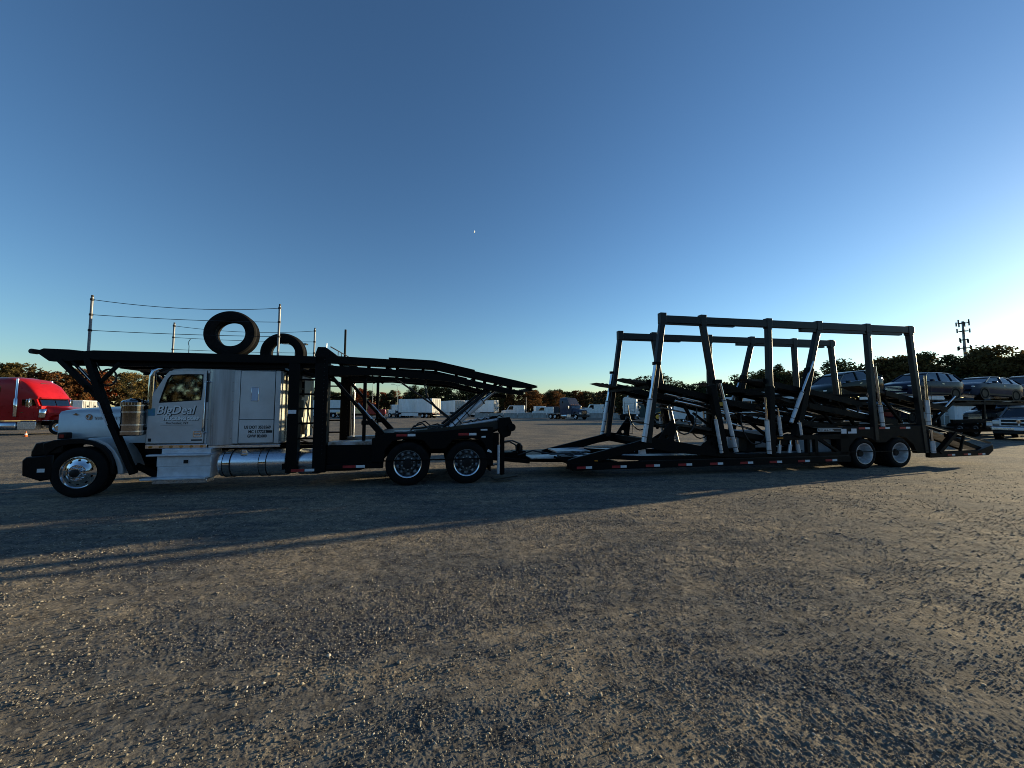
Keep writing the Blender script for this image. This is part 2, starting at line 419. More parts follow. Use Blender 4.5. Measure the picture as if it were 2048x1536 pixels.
# loose stones lying on the near ground, uncountable: one mass
def gravel():
    rg = np.random.default_rng(3)
    ico = np.array([(1,0,.1),(.25,.95,-.1),(-.85,.5,.15),(-.8,-.55,-.1),(.3,-.95,.1),(.1,.1,1.0),(-.2,-.1,.85),(0,0,-.8)])
    fc = np.array([(0,1,5),(1,2,5),(2,6,5),(2,3,6),(3,4,6),(4,5,6),(4,0,5),(1,0,7),(2,1,7),(3,2,7),(4,3,7),(0,4,7)])
    pts = []
    for r0, r1, dens, k in ((1.35,2.6,3500,1.0),(2.6,4.0,2700,1.05),(4.0,6.5,1700,1.15),(6.5,11,560,1.5),(11,18,120,2.0)):
        n = int(dens*(math.radians(122)/2)*(r1*r1-r0*r0)); r = np.sqrt(rg.uniform(r0*r0,r1*r1,n)); a = np.radians(rg.uniform(-61,61,n))
        x = r*np.sin(a); y = r*np.cos(a)
        patch = vnoise(x*.55,y*.55,3)*.5 + vnoise(x*1.7,y*1.7,5)*.3 + vnoise(x*6,y*6,6)*.2
        keep = rg.uniform(0,1,n) < np.clip((.84-patch)*2.4,.45,1)*(1-.6*lanes(x,y))
        rad = np.clip(np.exp(rg.normal(math.log(.0040),.40,n)),.002,.015)*k
        pts.append(np.stack([x,y,rad],-1)[keep])
    P = np.concatenate(pts); n = len(P)
    # keep clear of the standing tyres
    u = (P[:,0]+8.49)*math.cos(R(11.104)) + (P[:,1]-7.619)*math.sin(R(11.104)); v = -(P[:,0]+8.49)*math.sin(R(11.104)) + (P[:,1]-7.619)*math.cos(R(11.104))
    P = P[(v < -.05) | (P[:,2] < .008)]; n = len(P)
    sc_ = np.stack([rg.uniform(.75,1.35,n), rg.uniform(.7,1.2,n), rg.uniform(.45,.8,n)],-1)*P[:,2:3]
    jit = 1+rg.uniform(-.25,.25,(n,8,1)); loc = ico[None]*jit*sc_[:,None,:]
    a = rg.uniform(0,2*math.pi,n); ca, sa = np.cos(a)[:,None], np.sin(a)[:,None]
    t = rg.uniform(-.5,.5,n); ct, st = np.cos(t)[:,None], np.sin(t)[:,None]
    x, y, z = loc[...,0], loc[...,1], loc[...,2]; x, z = x*ct - z*st, x*st + z*ct
    x, y = x*ca - y*sa, x*sa + y*ca
    co = np.stack([x+P[:,0:1], y+P[:,1:2], z+(P[:,2:3]*.12-.009)], -1).reshape(-1,3)
    q = (fc[None]+np.arange(n)[:,None,None]*8).reshape(-1,3)
    me = bpy.data.meshes.new('gravel'); me.vertices.add(len(co)); me.vertices.foreach_set('co', co.ravel())
    me.loops.add(q.size); me.loops.foreach_set('vertex_index', q.ravel()); me.polygons.add(len(q))
    me.polygons.foreach_set('loop_start', np.arange(0,q.size,3)); me.polygons.foreach_set('loop_total', np.full(len(q),3)); me.update(calc_edges=True)
    m = bpy.data.materials.new('loose_stone'); m.use_nodes = True; N = m.node_tree.nodes; L = m.node_tree.links; b = N['Principled BSDF']
    b.inputs['Roughness'].default_value = .9; b.inputs['Specular IOR Level'].default_value = .08
    g = N.new('ShaderNodeNewGeometry'); cr = N.new('ShaderNodeValToRGB'); e = cr.color_ramp.elements
    for p, c in ((.2,(.13,.122,.11)),(.45,(.20,.182,.155)),(.72,(.28,.24,.18)),(.94,(.35,.305,.235))):
        x_ = e.new(p); x_.color = (*c,1)
    e[0].color = (.08,.075,.07,1); e[-1].color = (.5,.46,.39,1)
    L.new(g.outputs['Random Per Island'], cr.inputs[0]); L.new(cr.outputs[0], b.inputs['Base Color'])
    nz = N.new('ShaderNodeTexNoise'); nz.inputs['Scale'].default_value = 180; L.new(g.outputs['Position'], nz.inputs['Vector'])
    bp = N.new('ShaderNodeBump'); bp.inputs['Strength'].default_value = .4; bp.inputs['Distance'].default_value = .003; L.new(nz.outputs[0], bp.inputs['Height']); L.new(bp.outputs[0], b.inputs['Normal'])
    me.materials.append(m); M['loose_stone'] = m
    o = bpy.data.objects.new('gravel', me); C.objects.link(o); o['kind'] = 'stuff'; o['label'] = 'loose grey and tan gravel lying over the near ground'; o['category'] = 'gravel'
    return n
print('stones', gravel())

# ================================================================== the car hauler truck
TH = R(11.104); ORG = (-8.4902, 7.6194, 0.0)      # local x: rearwards along the rig, y: away from the viewer, z: up
W = 2.55; CY = W/2
def rig_wheel(parent, s, d, z, rad, width, rr, style, far=False):
    """wheel standing with its outer face at y=d; far side faces outwards the other way"""
    g = -1 if far else 1
    w = width
    prof = [(rr,.045),(rr+.012,.02),(rr+.05,.004),((rr+rad)/2,0),(rad-.05,.006),(rad-.015,.022),(rad,.05)]
    nb = 4
    for k in range(1, nb+1):
        c = .05 + (w-.10)*k/(nb+1)
        prof += [(rad,c-.009),(rad-.014,c-.007),(rad-.014,c+.007),(rad,c+.009)]
    prof += [(rad,w-.05),(rad-.015,w-.022),(rad-.05,w-.006),(rr+.05,w-.004),(rr,w-.045)]
    t = MB().lathe(prof, (s,d,z), n=56, sgn=g).build('wheel', 'rubber', parent, smooth=30)
    m = MB()
    if style == 'front':
        sk = lambda k, i: k == 4 and (i % 6 in (2,3))
        m.lathe([(rr+.014,.018),(rr+.016,.006),(rr+.004,.004),(rr-.012,.026),(rr-.05,.022),(rr-.075,.012),(rr-.10,.002),(rr-.115,-.008),(.155,-.022),(.15,-.012),(.095,-.012),(.09,-.06),(.085,-.075),(.0,-.08)], (s,d,z), n=60, sgn=g, skip=sk)
        m.build('rim', 'chrome', t, smooth=50)
        MB().lathe([(rr-.02,.09),(.0,.09)], (s,d,z), n=30, sgn=g).build('brake_drum', 'hub_black', t)
        b = MB()
        for k in range(10):
            a = 2*math.pi*(k+.5)/10; b.lathe([(.017,-.012),(.017,-.045),(.010,-.055),(0,-.056)], (s+.125*math.cos(a), d, z+.125*math.sin(a)), n=6, sgn=g)
        b.build('lug_nuts', 'chrome', t,stuff=True)
        MB().lathe([(.078,-.07),(.078,-.088),(.055,-.1),(0,-.1)], (s,d,z), n=20, sgn=g).build('hub_cap', 'hub_black', t)
    elif style == 'drive':
        sk = lambda k, i: k == 5 and (i % 6 in (1,2,3))
        m.lathe([(rr+.014,.018),(rr+.016,.004),(rr,.006),(rr-.022,.04),(rr-.03,.05),(rr-.06,.085),(rr-.09,.12)], (s,d,z), n=60, sgn=g)
        m.build('rim', 'rod_chrome', t, smooth=50)
        MB().lathe([(rr-.088,.119),(rr-.095,.135),(rr-.11,.145),(.18,.14),(.165,.125),(.155,.12),(.0,.12)], (s,d,z), n=60, sgn=g, skip=lambda k, i: k == 1 and (i % 6 in (2,3))).build('wheel_disc', 'rim_grey', t, smooth=50)
        b = MB()
        for k in range(10):
            a = 2*math.pi*(k+.5)/10; b.lathe([(.02,.12),(.02,.085),(.011,.07),(0,.07)], (s+.135*math.cos(a), d, z+.135*math.sin(a)), n=6, sgn=g)
        b.build('lug_nuts', 'rim_paint', t,stuff=True)
        MB().lathe([(.105,.12),(.105,-.01),(.09,-.025),(0,-.028)], (s,d,z), n=24, sgn=g).build('axle_hub', 'hub_black', t)
        MB().lathe([(rr-.03,.2),(.0,.2)], (s,d,z), n=30, sgn=g).build('brake_drum', 'hub_black', t)
    else:
        sk = lambda k, i: k == 5 and (i % 6 in (1,2,3))
        m.lathe([(rr+.014,.018),(rr+.016,.002),(rr-.002,.004),(rr-.02,.06),(rr-.028,.10),(rr-.03,.26),(rr-.06,.285),(.16,.28),(.155,.27),(0,.27)], (s,d,z), n=60, sgn=g, skip=lambda k, i: k == 6 and (i % 6 in (2,3)))
        m.build('rim', 'rim_paint', t, smooth=50)
        b = MB()
        for k in range(8):
            a = 2*math.pi*(k+.5)/8; b.lathe([(.02,.27),(.02,.23),(.011,.22),(0,.22)], (s+.13*math.cos(a), d, z+.13*math.sin(a)), n=6, sgn=g)
        b.build('lug_nuts', 'rim_paint', t,stuff=True)
        MB().lathe([(.10,.27),(.10,.12),(.085,.10),(0,.098)], (s,d,z), n=20, sgn=g).build('axle_hub', 'hub_black', t)
        MB().lathe([(rr-.035,.32),(.0,.32)], (s,d,z), n=30, sgn=g).build('brake_drum', 'hub_black', t)
    return t

T = thing('car_hauler_truck', 'silver long-nosed car hauler truck with black loading rack over its cab', 'truck', ORG, TH)

def tape(parent, s, d, z, n=1, ln=.22, h=.055, rise=0):
    """one red and one white strip of reflective tape on a face at y=d"""
    MB().box(s, s+ln*1.2, d-.004, d, z, z+h).build('red_reflector', 'red_tape', parent, smooth=0)
    MB().box(s+ln*1.24, s+ln*2.1, d-.004, d, z+rise, z+rise+h).build('white_reflector', 'white_tape', parent, smooth=0)

# --- chassis
m = MB(); m.box(-.75,8.3,.78,.90,.62,.88); m.box(-.75,8.3,W-.90,W-.78,.62,.88)
for s in (-.6,.9,2.2,3.4,4.8,5.6,6.9,8.2): m.box(s,s+.12,.9,W-.9,.64,.86)
m.box(.4,1.1,.9,1.65,.5,1.15)     # engine sump
m.build('chassis', 'black_frame', T, bevel=.01)
m = MB().tube([(0,.25,.5),(0,W-.25,.5)],.07); m.box(-.08,.08,.5,W-.5,.42,.56); m.build('front_axle','black_frame',T)
for s in (6.24,7.58): MB().tube([(s,.2,.5),(s,W-.2,.5)],.09).lathe([(.0,-.2),(.2,-.16),(.24,0),(.2,.16),(0,.2)],(s,CY,.5),n=16).build('drive_axle','black_frame',T)
# --- wheels
rig_wheel(T,0,0,.475,.495,.28,.295,'front'); rig_wheel(T,0,W,.475,.495,.28,.295,'front',True)
for s in (6.24,7.58):
    rig_wheel(T,s,0,.475,.492,.6,.295,'drive'); rig_wheel(T,s,W,.475,.492,.6,.295,'drive',True)
# --- bumper and front corner
m = MB().prism([(-.90,.44),(-.92,.74),(-.86,.80),(-.42,.84),(-.42,.36),(-.62,.33)], .0, W)
m.build('bumper','black_paint',T,bevel=.025)
m = MB(); 
for y in (-.004, W+.001): m.box(-.66,-.54,y,y+.003,.50,.57)
m.build('bumper_lamp','white_tape',T,smooth=0)
m = MB().prism([(-.80,.80),(-.80,.90),(-.74,1.06),(-.50,1.10),(-.30,1.06),(-.30,.86)], .02, .5).mirror(CY); m.build('fender_nose','black_paint',T,bevel=.02)
m = MB().box(-.86,-.44,.55,W-.55,.76,.84); m.build('bumper_step','rod_chrome',T,bevel=.01)
# --- hood: lofted sections
def hood_sec(s, hw, zt, zs, zb, cr):
    L_ = []
    pts = [(-hw,zb),(-hw,zs),(-hw+.04,zs+(zt-zs)*.55),(-hw+.14,zt-.02),(-hw*.4,zt+cr*.7),(0,zt+cr),(hw*.4,zt+cr*.7),(hw-.14,zt-.02),(hw-.04,zs+(zt-zs)*.55),(hw,zs),(hw,zb)]
    return [(s, CY+y, z) for y,z in pts]
m = MB().loft([hood_sec(-.915,.60,1.665,1.58,1.06,.02), hood_sec(-.885,.635,1.71,1.61,1.04,.025), hood_sec(-.4,.66,1.745,1.63,1.02,.03), hood_sec(.1,.685,1.75,1.61,1.0,.04), hood_sec(.6,.72,1.80,1.64,1.0,.045), hood_sec(.98,.75,1.83,1.66,1.0,.045)])
hood = m.build('hood','silver_paint',T,smooth=45)
m = MB().ring([(CY-.52,1.60),(CY+.52,1.60),(CY+.52,1.02),(CY-.52,1.02)],[(CY-.45,1.55),(CY+.45,1.55),(CY+.45,1.08),(CY-.45,1.08)],0,.05)
m.v = [(-.935+b, a, c) for a,b,c in m.v]; m.build('grille_surround','chrome',T,bevel=.01)
m = MB()
for k in range(9): m.box(-.915,-.895,CY-.43+k*.1,CY-.40+k*.1,1.08,1.55)
m.build('grille','chrome',T)
# hood side emblem and script
m = MB().lathe([(.062,0),(.062,-.012),(.05,-.012),(.05,-.006),(0,-.006)],(-.33,CY-.662,1.55),n=28); e = m.build('hood_emblem','chrome',T)
MB().prism([(-.355,1.51),(-.325,1.51),(-.295,1.592),(-.34,1.585),(-.34,1.57),(-.327,1.57)],CY-.679,CY-.668).build('emblem_star','white_letter',e,smooth=0)
text('hood_script','WESTERN STAR',.085,(-.235,CY-.676,1.50),T,'white_letter',bold=.003,sx=1.1,rot=(90,0,-3.0),ext=.004)
MB().prism([(-.64,1.60),(-.56,1.585),(-.50,1.60),(-.555,1.612),(-.575,1.64),(-.60,1.612)],CY-.662,CY-.650).build('hood_badge','chrome',T,smooth=0)
# --- fenders
arc_o = [(.02,1.10),(.10,1.14),(.25,1.12),(.42,1.03),(.54,.9),(.63,.74),(.70,.56),(.72,.42)]
arc_i = [(.02,1.06),(.10,1.08),(.22,1.06),(.37,.98),(.48,.86),(.55,.70),(.60,.54),(.62,.42)]
m = MB().prism(arc_o + arc_i[::-1], .06, .66).mirror(CY); m.build('front_fender','silver_paint',T,bevel=.015)
fl_o = [(-.60,.86),(-.60,1.06),(-.44,1.115),(-.19,1.14),(.02,1.135),(.21,1.085),(.38,.99),(.49,.86),(.565,.68),(.60,.42)]
fl_i = [(-.53,.80),(-.50,.86),(-.38,.97),(-.17,1.03),(.02,1.035),(.18,1.01),(.33,.93),(.44,.80),(.51,.66),(.54,.42)]
m = MB().prism(fl_o + fl_i[::-1], .0, .62).mirror(CY); m.build('fender_flare','black_paint',T,bevel=.012)
m = MB().box(-.72,-.56,.42,.56,1.10,1.24).mirror(CY); m.build('headlight_housing','hub_black',T,bevel=.02)
m = MB().box(-.68,-.60,.41,.42,1.13,1.20).mirror(CY); m.build('turn_signal','red_lens',T)
# --- air cleaners with intake pipes
for y, nm in ((.14,'air_cleaner'),(W-.14,'air_cleaner')):
    a = MB().lathe([(0,-.02),(.17,-.02),(.205,.0),(.205,.06),(.195,.065),(.195,.58),(.205,.585),(.205,.655),(.18,.69),(.09,.72),(.06,.74),(0,.74)],(.78,y,1.20),axis='z',n=30).build(nm,'dark_chrome',T,smooth=35)
    b = MB()
    for zz in (1.27,1.40,1.66,1.79): b.lathe([(.199,-.012),(.207,-.012),(.207,.012),(.199,.012)],(.78,y,zz),axis='z',n=30)
    for k in range(26):
        an = 2*math.pi*k/26; b.box(.78+.2*math.cos(an)-.006,.78+.2*math.cos(an)+.006,y+.2*math.sin(an)-.006,y+.2*math.sin(an)+.006,1.80,1.86)
    b.build('band','rod_chrome',a)
    g = .25 if y < 1 else -.25
    MB().tube([(1.04,y+g*.2,1.72),(1.04,y+g*.2,2.40),(1.05,y+g*.22,2.50),(1.10,y+g*.35,2.56),(1.2,y+g*.8,2.585)],.058,14).build('intake_pipe','chrome',T,smooth=60)
    m = MB().tube([(.97,y,1.75),(1.04,y+g*.2,1.78)],.04).tube([(.95,y,1.32),(1.12,y+g*.6,1.3)],.03); m.build('bracket','black_frame',T)
    m = MB().tube([(1.06,y+g*.05,1.82),(.99,y-g*.35,1.84),(.99,y-g*.35,1.96)],.012); m.build('mirror_bracket','black_frame',T)

# --- cab
Y0 = .15; Y1 = W-.15
m = MB().prism([(.98,.98),(.98,1.80),(1.06,1.88),(2.14,1.88),(2.14,.98)], Y0+.02, Y1-.02); cab = m.build('cab','silver_paint',T,bevel=.03)
m = MB().prism([(1.35,2.50),(1.42,2.555),(1.60,2.58),(2.14,2.58),(2.14,2.47),(1.36,2.47)], Y0+.02, Y1-.02); m.build('cab_roof','silver_paint',T,bevel=.02)
m = MB().prism([(2.06,1.87),(2.06,2.48),(2.15,2.48),(2.15,1.87)], Y0+.02, Y1-.02)
m.build('cab_back','interior',T)
m = MB()
for y in (Y0+.06, Y1-.06): m.bar((1.04,y,1.86),(1.38,y,2.5),.10,.05,(0,1,0))
m.bar((1.03,CY,1.86),(1.37,CY,2.5),.05,.04,(0,1,0)); m.build('windshield_pillar','silver_paint',T,bevel=.01)
m = MB().prism([(1.05,1.87),(1.375,2.49),(1.387,2.49),(1.062,1.87)],Y0+.1,Y1-.1); m.build('windshield','cab_glass',T,smooth=0)
m = MB().prism([(1.24,2.60),(1.14,2.50),(1.16,2.49),(1.36,2.58)],Y0+.05,Y1-.05); m.build('sun_visor','black_paint',T,bevel=.005)
# roof cap (dark) along cab and sleeper
m = MB().prism([(1.33,2.575),(1.48,2.625),(2.1,2.64),(2.35,2.625),(2.6,2.645),(3.54,2.65),(3.56,2.575)],Y0+.03,Y1-.03); m.build('roof_cap','black_paint',T,bevel=.015)
# doors with window opening
do = [(1.015,1.01),(1.015,1.80),(1.10,2.05),(1.30,2.44),(1.37,2.52),(1.70,2.535),(2.05,2.535),(2.05,1.80),(2.05,1.01),(1.5,1.01)]
di = [(1.215,1.855),(1.218,1.88),(1.26,2.06),(1.34,2.34),(1.40,2.43),(1.68,2.45),(1.985,2.45),(1.99,2.20),(1.965,1.915),(1.5,1.875)]
for y0, y1, fs in ((Y0,Y0+.035,1),(Y1-.035,Y1,0)):
    dr = MB().ring(do,di,y0,y1).build('door','silver_paint',T,bevel=.006)
    yy = y0+.012 if fs else y1-.016
    MB().prism(di,yy,yy+.004).build('window_pane','cab_glass',dr,smooth=0)
    ins = [((a-1.6)*.965+1.6,(b-2.15)*.955+2.15) for a,b in di]; o2 = [((a-1.6)*1.02+1.6,(b-2.15)*1.025+2.15) for a,b in di]
    MB().ring(o2,ins,yy-.016,yy+.012).build('window_seal','black_paint',dr)
    if fs:
        sd = MB()
        for a,b,c,d in ((1.006,1.012,1.0,1.82),(2.053,2.060,1.0,2.54),): sd.box(a,b,y0+.012,y0+.03,c,d)
        sd.box(1.006,2.06,y0+.012,y0+.03,.996,1.004); sd.build('door_seam','black_letter',dr,smooth=0)
        h = MB().ring([(1.86,1.13),(1.86,1.27),(2.02,1.27),(2.02,1.13)],[(1.885,1.155),(1.885,1.245),(1.995,1.245),(1.995,1.155)],y0-.010,y0+.004); h.box(1.89,1.99,y0-.014,y0-.002,1.185,1.225); h.build('door_handle','chrome',dr,bevel=.004)
        MB().box(1.83,2.03,y0-.002,y0,1.055,1.085).build('door_decal','black_letter',dr,smooth=0)
        MB().box(1.05,1.105,y0-.003,y0,1.05,1.115).build('door_latch','hub_black',dr)
        # lettering on the door
        text('door_lettering','BigDeal',.245,(1.178,y0-.0018,1.612),dr,'black_letter',shear=.22,bold=.010,sx=.92,ext=.0003)
        text('door_lettering','BigDeal',.245,(1.165,y0-.0040,1.622),dr,'white_letter',shear=.22,bold=.004,sx=.92,ext=.0003)
        text('door_lettering','TRUCKING CORP',.094,(1.292,y0-.0018,1.486),dr,'black_letter',bold=.009,sx=.90,ext=.0003)
        text('door_lettering','TRUCKING CORP',.094,(1.285,y0-.0035,1.492),dr,'white_letter',bold=.007,sx=.90,ext=.0003)
        text('door_lettering','Rochester, NY',.072,(1.35,y0-.003,1.405),dr,'black_letter',sx=.95,ext=.0003)
        MB().box(1.26,1.85,y0-.003,y0-.001,1.382,1.387).build('door_lettering','black_letter',dr,smooth=0)
        MB().box(1.02,1.145,y0-.0035,y0-.0005,1.58,1.735).build('blue_sticker','blue_decal',dr,smooth=0)
# seats, dash, steering wheel
m = MB().box(1.55,1.95,.45,.95,1.5,1.75).box(1.85,2.0,.45,.95,1.7,2.25).mirror(CY); m.build('seat','interior',T,bevel=.05)
m = MB().box(1.02,1.3,.25,W-.25,1.6,1.93); m.build('dashboard','interior',T,bevel=.04)
m = MB()
c = Vector((1.42,.70,1.95)); ax = Vector((-.75,0,-.66)); u = Vector((0,1,0)); v = ax.cross(u)
m.tube([c+u*.2*math.cos(2*math.pi*k/20)+v*.2*math.sin(2*math.pi*k/20) for k in range(21)],.014,6); m.bar(c-u*.2,c+u*.2,.02,.02); m.tube([c,c+ax*.3],.025); m.build('steering_wheel','interior',T)
# rocker panel and marker lights under the door
m = MB().box(1.0,2.12,Y0+.0,Y0+.05,.90,.985); rk = m.build('rocker_panel','chrome',T,bevel=.01)
for k in range(6):
    s = 1.10+k*.185; MB().lathe([(.028,0),(.026,-.018),(.012,-.028),(0,-.03)],(s,Y0,.942),n=14).build('marker_light','amber_lens',rk)
# --- pillar fairing between cab and sleeper, gently bulged
pf = [(2.075,Y0+.10),(2.085,Y0+.03),(2.13,Y0-.005),(2.22,Y0-.03),(2.33,Y0-.042),(2.44,Y0-.035),(2.53,Y0-.012),(2.60,Y0+.02),(2.60,Y0+.10)]
m = MB().prism(pf,.965,2.565,axis='z'); m.mirror(CY); m.build('pillar_fairing','silver_reflection_streaks',T,smooth=50)
m = MB()
for zz in (1.1,1.3,1.5,1.7,1.9,2.1,2.3,2.5):
    m.lathe([(.010,0),(.007,-.006),(0,-.007)],(2.57,Y0-.002,zz),n=8); m.lathe([(.010,0),(.007,-.006),(0,-.007)],(2.11,Y0-.0,zz),n=8)
m.build('rivets','chrome',T,stuff=True)
m = MB().tube([(2.075,Y0,2.30),(2.075,Y0-.07,2.30),(2.07,Y0-.07,1.35),(2.06,Y0-.07,1.26),(2.09,Y0,1.22)],.018,10); m.build('grab_handle','rod_chrome',T,smooth=60)
# --- sleeper
m = MB().box(2.14,3.52,Y0+.012,Y1-.012,.96,2.58); sl = m.build('sleeper','silver_paint',T,bevel=.07)
for y0 in (Y0-.002,):
    MB().box(2.705,3.395,y0+.003,y0+.012,.985,2.555).build('panel_gap','black_letter',sl,smooth=0)
    up = MB().box(2.715,3.385,y0-.004,y0+.02,1.50,2.545).build('sleeper_panel','silver_paint',sl,bevel=.006)
    lo = MB().box(2.715,3.385,y0-.004,y0+.02,.995,1.490).build('sleeper_panel','silver_paint',sl,bevel=.006)
    MB().box(2.60,2.70,y0-.002,y0+.02,.985,2.555).build('sleeper_edge','silver_paint',sl,bevel=.006)
    MB().box(3.40,3.50,y0-.002,y0+.02,.985,2.555).build('sleeper_edge','silver_paint',sl,bevel=.006)
    w = MB().box(2.925,3.075,y0-.016,y0,1.89,2.19).build('window','chrome',up,bevel=.012)
    MB().box(2.937,3.063,y0-.019,y0-.016,1.902,2.178).build('window_glass','sky_reflection_pane',up,smooth=0)
    for t_, z_, s_ in (('US DOT 3533569',1.300,2.815),('MC 1177237',1.205,2.90),('GVW 80,000',1.110,2.885)):
        text('sleeper_lettering',t_,.088,(s_,y0-.0055,z_),lo,'black_letter',bold=.0035,sx=.80,ext=.0003)
    MB().box(3.25,3.37,y0-.007,y0-.004,1.208,1.262).build('sleeper_lettering','black_letter',lo,smooth=0)
m = MB().box(2.14,3.52,Y0+.02,Y0+.06,.895,.955).mirror(CY); m.build('sleeper_skirt','brushed_aluminium',T,bevel=.008)
# rear wall of the sleeper, with window and louvres
m = MB().box(3.52,3.535,Y0+.05,Y1-.05,1.02,2.55); bw = m.build('rear_wall','cream_wall',T,bevel=.004)
m = MB().ring([(.62,2.02),(1.52,2.02),(1.52,2.46),(.62,2.46)],[(.66,2.06),(1.48,2.06),(1.48,2.42),(.66,2.42)],0,.03); m.v = [(3.535+b,a,c) for a,b,c in m.v]; m.box(3.536,3.56,1.05,1.09,2.06,2.42); m.box(3.536,3.56,.66,1.48,2.22,2.25); wf = m.build('rear_window','black_paint',bw)
MB().box(3.538,3.545,.66,1.48,2.06,2.42).build('rear_pane','cab_glass',wf,smooth=0)
MB().box(3.536,3.575,.75,1.45,1.52,1.95).build('louvre_box','hub_black',bw,bevel=.01)
m = MB(); 
for y in (Y0+.2, Y0+.25, Y1-.22): m.box(3.535,3.542,y,y+.008,1.03,2.54)
m.build('wall_seam','black_letter',bw,smooth=0)
m = MB().tube([(3.56,.95,1.25),(3.62,1.0,1.0),(3.9,1.0,.9),(4.2,1.05,1.0)],.018).tube([(3.56,1.3,1.5),(3.7,1.3,1.02),(4.0,1.25,.95),(4.25,1.2,1.05)],.018).tube([(3.58,1.6,1.9),(3.72,1.6,1.3),(4.0,1.5,1.0)],.016); m.build('air_hose','hose',T)
m = MB().lathe([(0,0),(.06,0),(.08,.05),(.08,.14),(.03,.18),(0,.18)],(3.64,1.25,1.2),axis='z',n=12); m.box(3.6,3.68,1.2,1.3,1.1,1.2); m.build('gladhand','hub_black',T)

# --- steps and battery box
sb = MB().box(1.30,2.27,.05,.58,.30,.80).build('step_box','tread_plate',T,bevel=.015)
MB().box(1.16,2.28,-.06,.12,.765,.80).build('step_tread','tread_plate',sb,bevel=.006)
MB().box(1.10,2.24,-.10,.14,.295,.335).build('step_tread','tread_plate',sb,bevel=.006)
m = MB().box(1.30,2.27,.035,.052,.55,.76).box(1.34,2.27,.035,.052,.345,.535); m.build('step_panel','tread_plate',sb,bevel=.004)
MB().box(1.78,1.86,.02,.036,.605,.675).build('latch','hub_black',sb,bevel=.006)
m = MB().box(1.24,2.22,.02,.30,.20,.285); m.build('lower_valance','brushed_aluminium',sb,bevel=.01)
m = MB().box(1.36,2.25,.06,.5,.80,.90); m.build('step_top','tread_plate',sb,bevel=.01)
m = MB().bar((.78,.3,.55),(1.25,.3,.3),.05,.12).bar((.95,.25,.85),(1.3,.25,.83),.05,.05); m.build('step_bracket','black_frame',T)
# --- fuel tank
def tank(s0, s1, name='fuel_tank'):
    r = .285; c = (s0,.34,.555); L_ = s1-s0
    t = MB().lathe([(0,.0),(.16,.004),(.24,.02),(.275,.045),(r,.08),(r,L_-.08),(.275,L_-.045),(.24,L_-.02),(.0,L_)],c,axis='x',n=40).build(name,'brushed_aluminium',T,smooth=50)
    return t
tk = tank(2.33,3.72)
for s in (2.47,3.16):
    MB().lathe([(.287,0),(.294,.002),(.294,.128),(.287,.13)],(s,.34,.555),axis='x',n=40).build('tank_strap','chrome',tk,smooth=50)
    b = MB(); b.lathe([(.2865,-.012),(.2995,-.01),(.2995,.0),(.2865,.002)],(s,.34,.555),axis='x',n=40); b.lathe([(.2865,.128),(.2995,.13),(.2995,.14),(.2865,.142)],(s,.34,.555),axis='x',n=40); b.build('strap_edge','hub_black',tk)
MB().lathe([(0,.05),(.06,.05),(.07,.04),(.07,-.02),(.09,-.03),(.09,-.05)],(2.84,.18,.80),axis='z',n=20).build('filler_cap','rod_chrome',tk)
tank(3.86,4.36,'air_tank')
# --- head rack: side beams, decks, cross members
for y in (0.0, W-.12):
    g = 1 if y < 1 else -1
    m = MB().prism([(-.90,2.81),(-.80,2.80),(-.62,2.66),(-.30,2.66),(.0,2.70),(4.45,2.72),(4.45,2.885),(.1,2.895),(-.05,2.875),(-.30,2.90),(-.72,2.91),(-.78,2.88),(-.90,2.885)],y,y+.12); hb = m.build('rack_beam','black_frame',T,bevel=.008)
    MB().lathe([(0,0),(.05,0),(.05,.12),(0,.12)],(-.91,y,2.848),n=14).build('rack_roller','hub_black',hb)
    yi = y+.12 if g > 0 else y-.56
    m = MB().box(-.74,4.35,yi,yi+.56,2.835,2.862)
    for k in range(32): m.box(-.7+k*.16,-.66+k*.16,yi,yi+.56,2.862,2.874)
    m.build('runway','deck_plate',T)
    m = MB()
    yy = y+.16 if g > 0 else y-.1
    m.bar((-.5,yy,2.66),(4.4,yy,2.70),.05,.14); m.build('rack_rail','black_frame',T)
    # front V legs
    yl = y-.03 if g > 0 else y+.03
    m = MB().bar((.02,yl+.06,2.72),(.40,yl+.06,1.62),.11,.13,(0,1,0)).bar((.40,yl+.06,1.62),(.92,yl+.06,.42),.10,.12,(0,1,0))
    leg = m.build('rack_leg','black_frame',T,bevel=.01)
    MB().bar((.285,yl-.003,1.85),(.455,yl-.003,1.40),.012,.075,(0,1,0)).build('leg_reflector','plate',leg,smooth=0)
    m = MB().bar((-.44,yl+.06,2.68),(.28,yl+.06,1.90),.09,.10,(0,1,0)).bar((-.25,yl+.06,2.66),(.16,yl+.06,2.2),.05,.04,(0,1,0)).bar((.20,yl+.06,2.20),(.56,yl+.06,2.66),.06,.06,(0,1,0)).box(.0,.22,yl+.01,yl+.11,2.05,2.2)
    m.build('rack_brace','black_frame',T,bevel=.006)
    MB().tube([(-.13,yl+.06,2.54),(.14,yl+.06,2.22)],.022,10).build('rack_cylinder','rod_chrome',T,smooth=60)
    pts = [(.30+.14*math.cos(a),yl+.16,2.36+.17*math.sin(a)) for a in [R(v) for v in range(150,-141,-20)]]
    MB().tube([(.12,yl+.1,2.66)]+pts+[(.16,yl+.1,2.2)],.017,8).build('hydraulic_hose','hose',T,smooth=60)
m = MB()
for s in (-.55,.0,.9,1.8,2.7,3.5,4.2): m.box(s,s+.09,.12,W-.12,2.70,2.83)
m.build('rack_crossmember','black_frame',T,bevel=.006)
m = MB()
for k in range(14): m.box(.1+k*.06,.13+k*.06,.7,W-.7,2.60,2.70)
m.box(.05,1.0,.7,W-.7,2.66,2.70); m.build('rack_tray','black_frame',T)
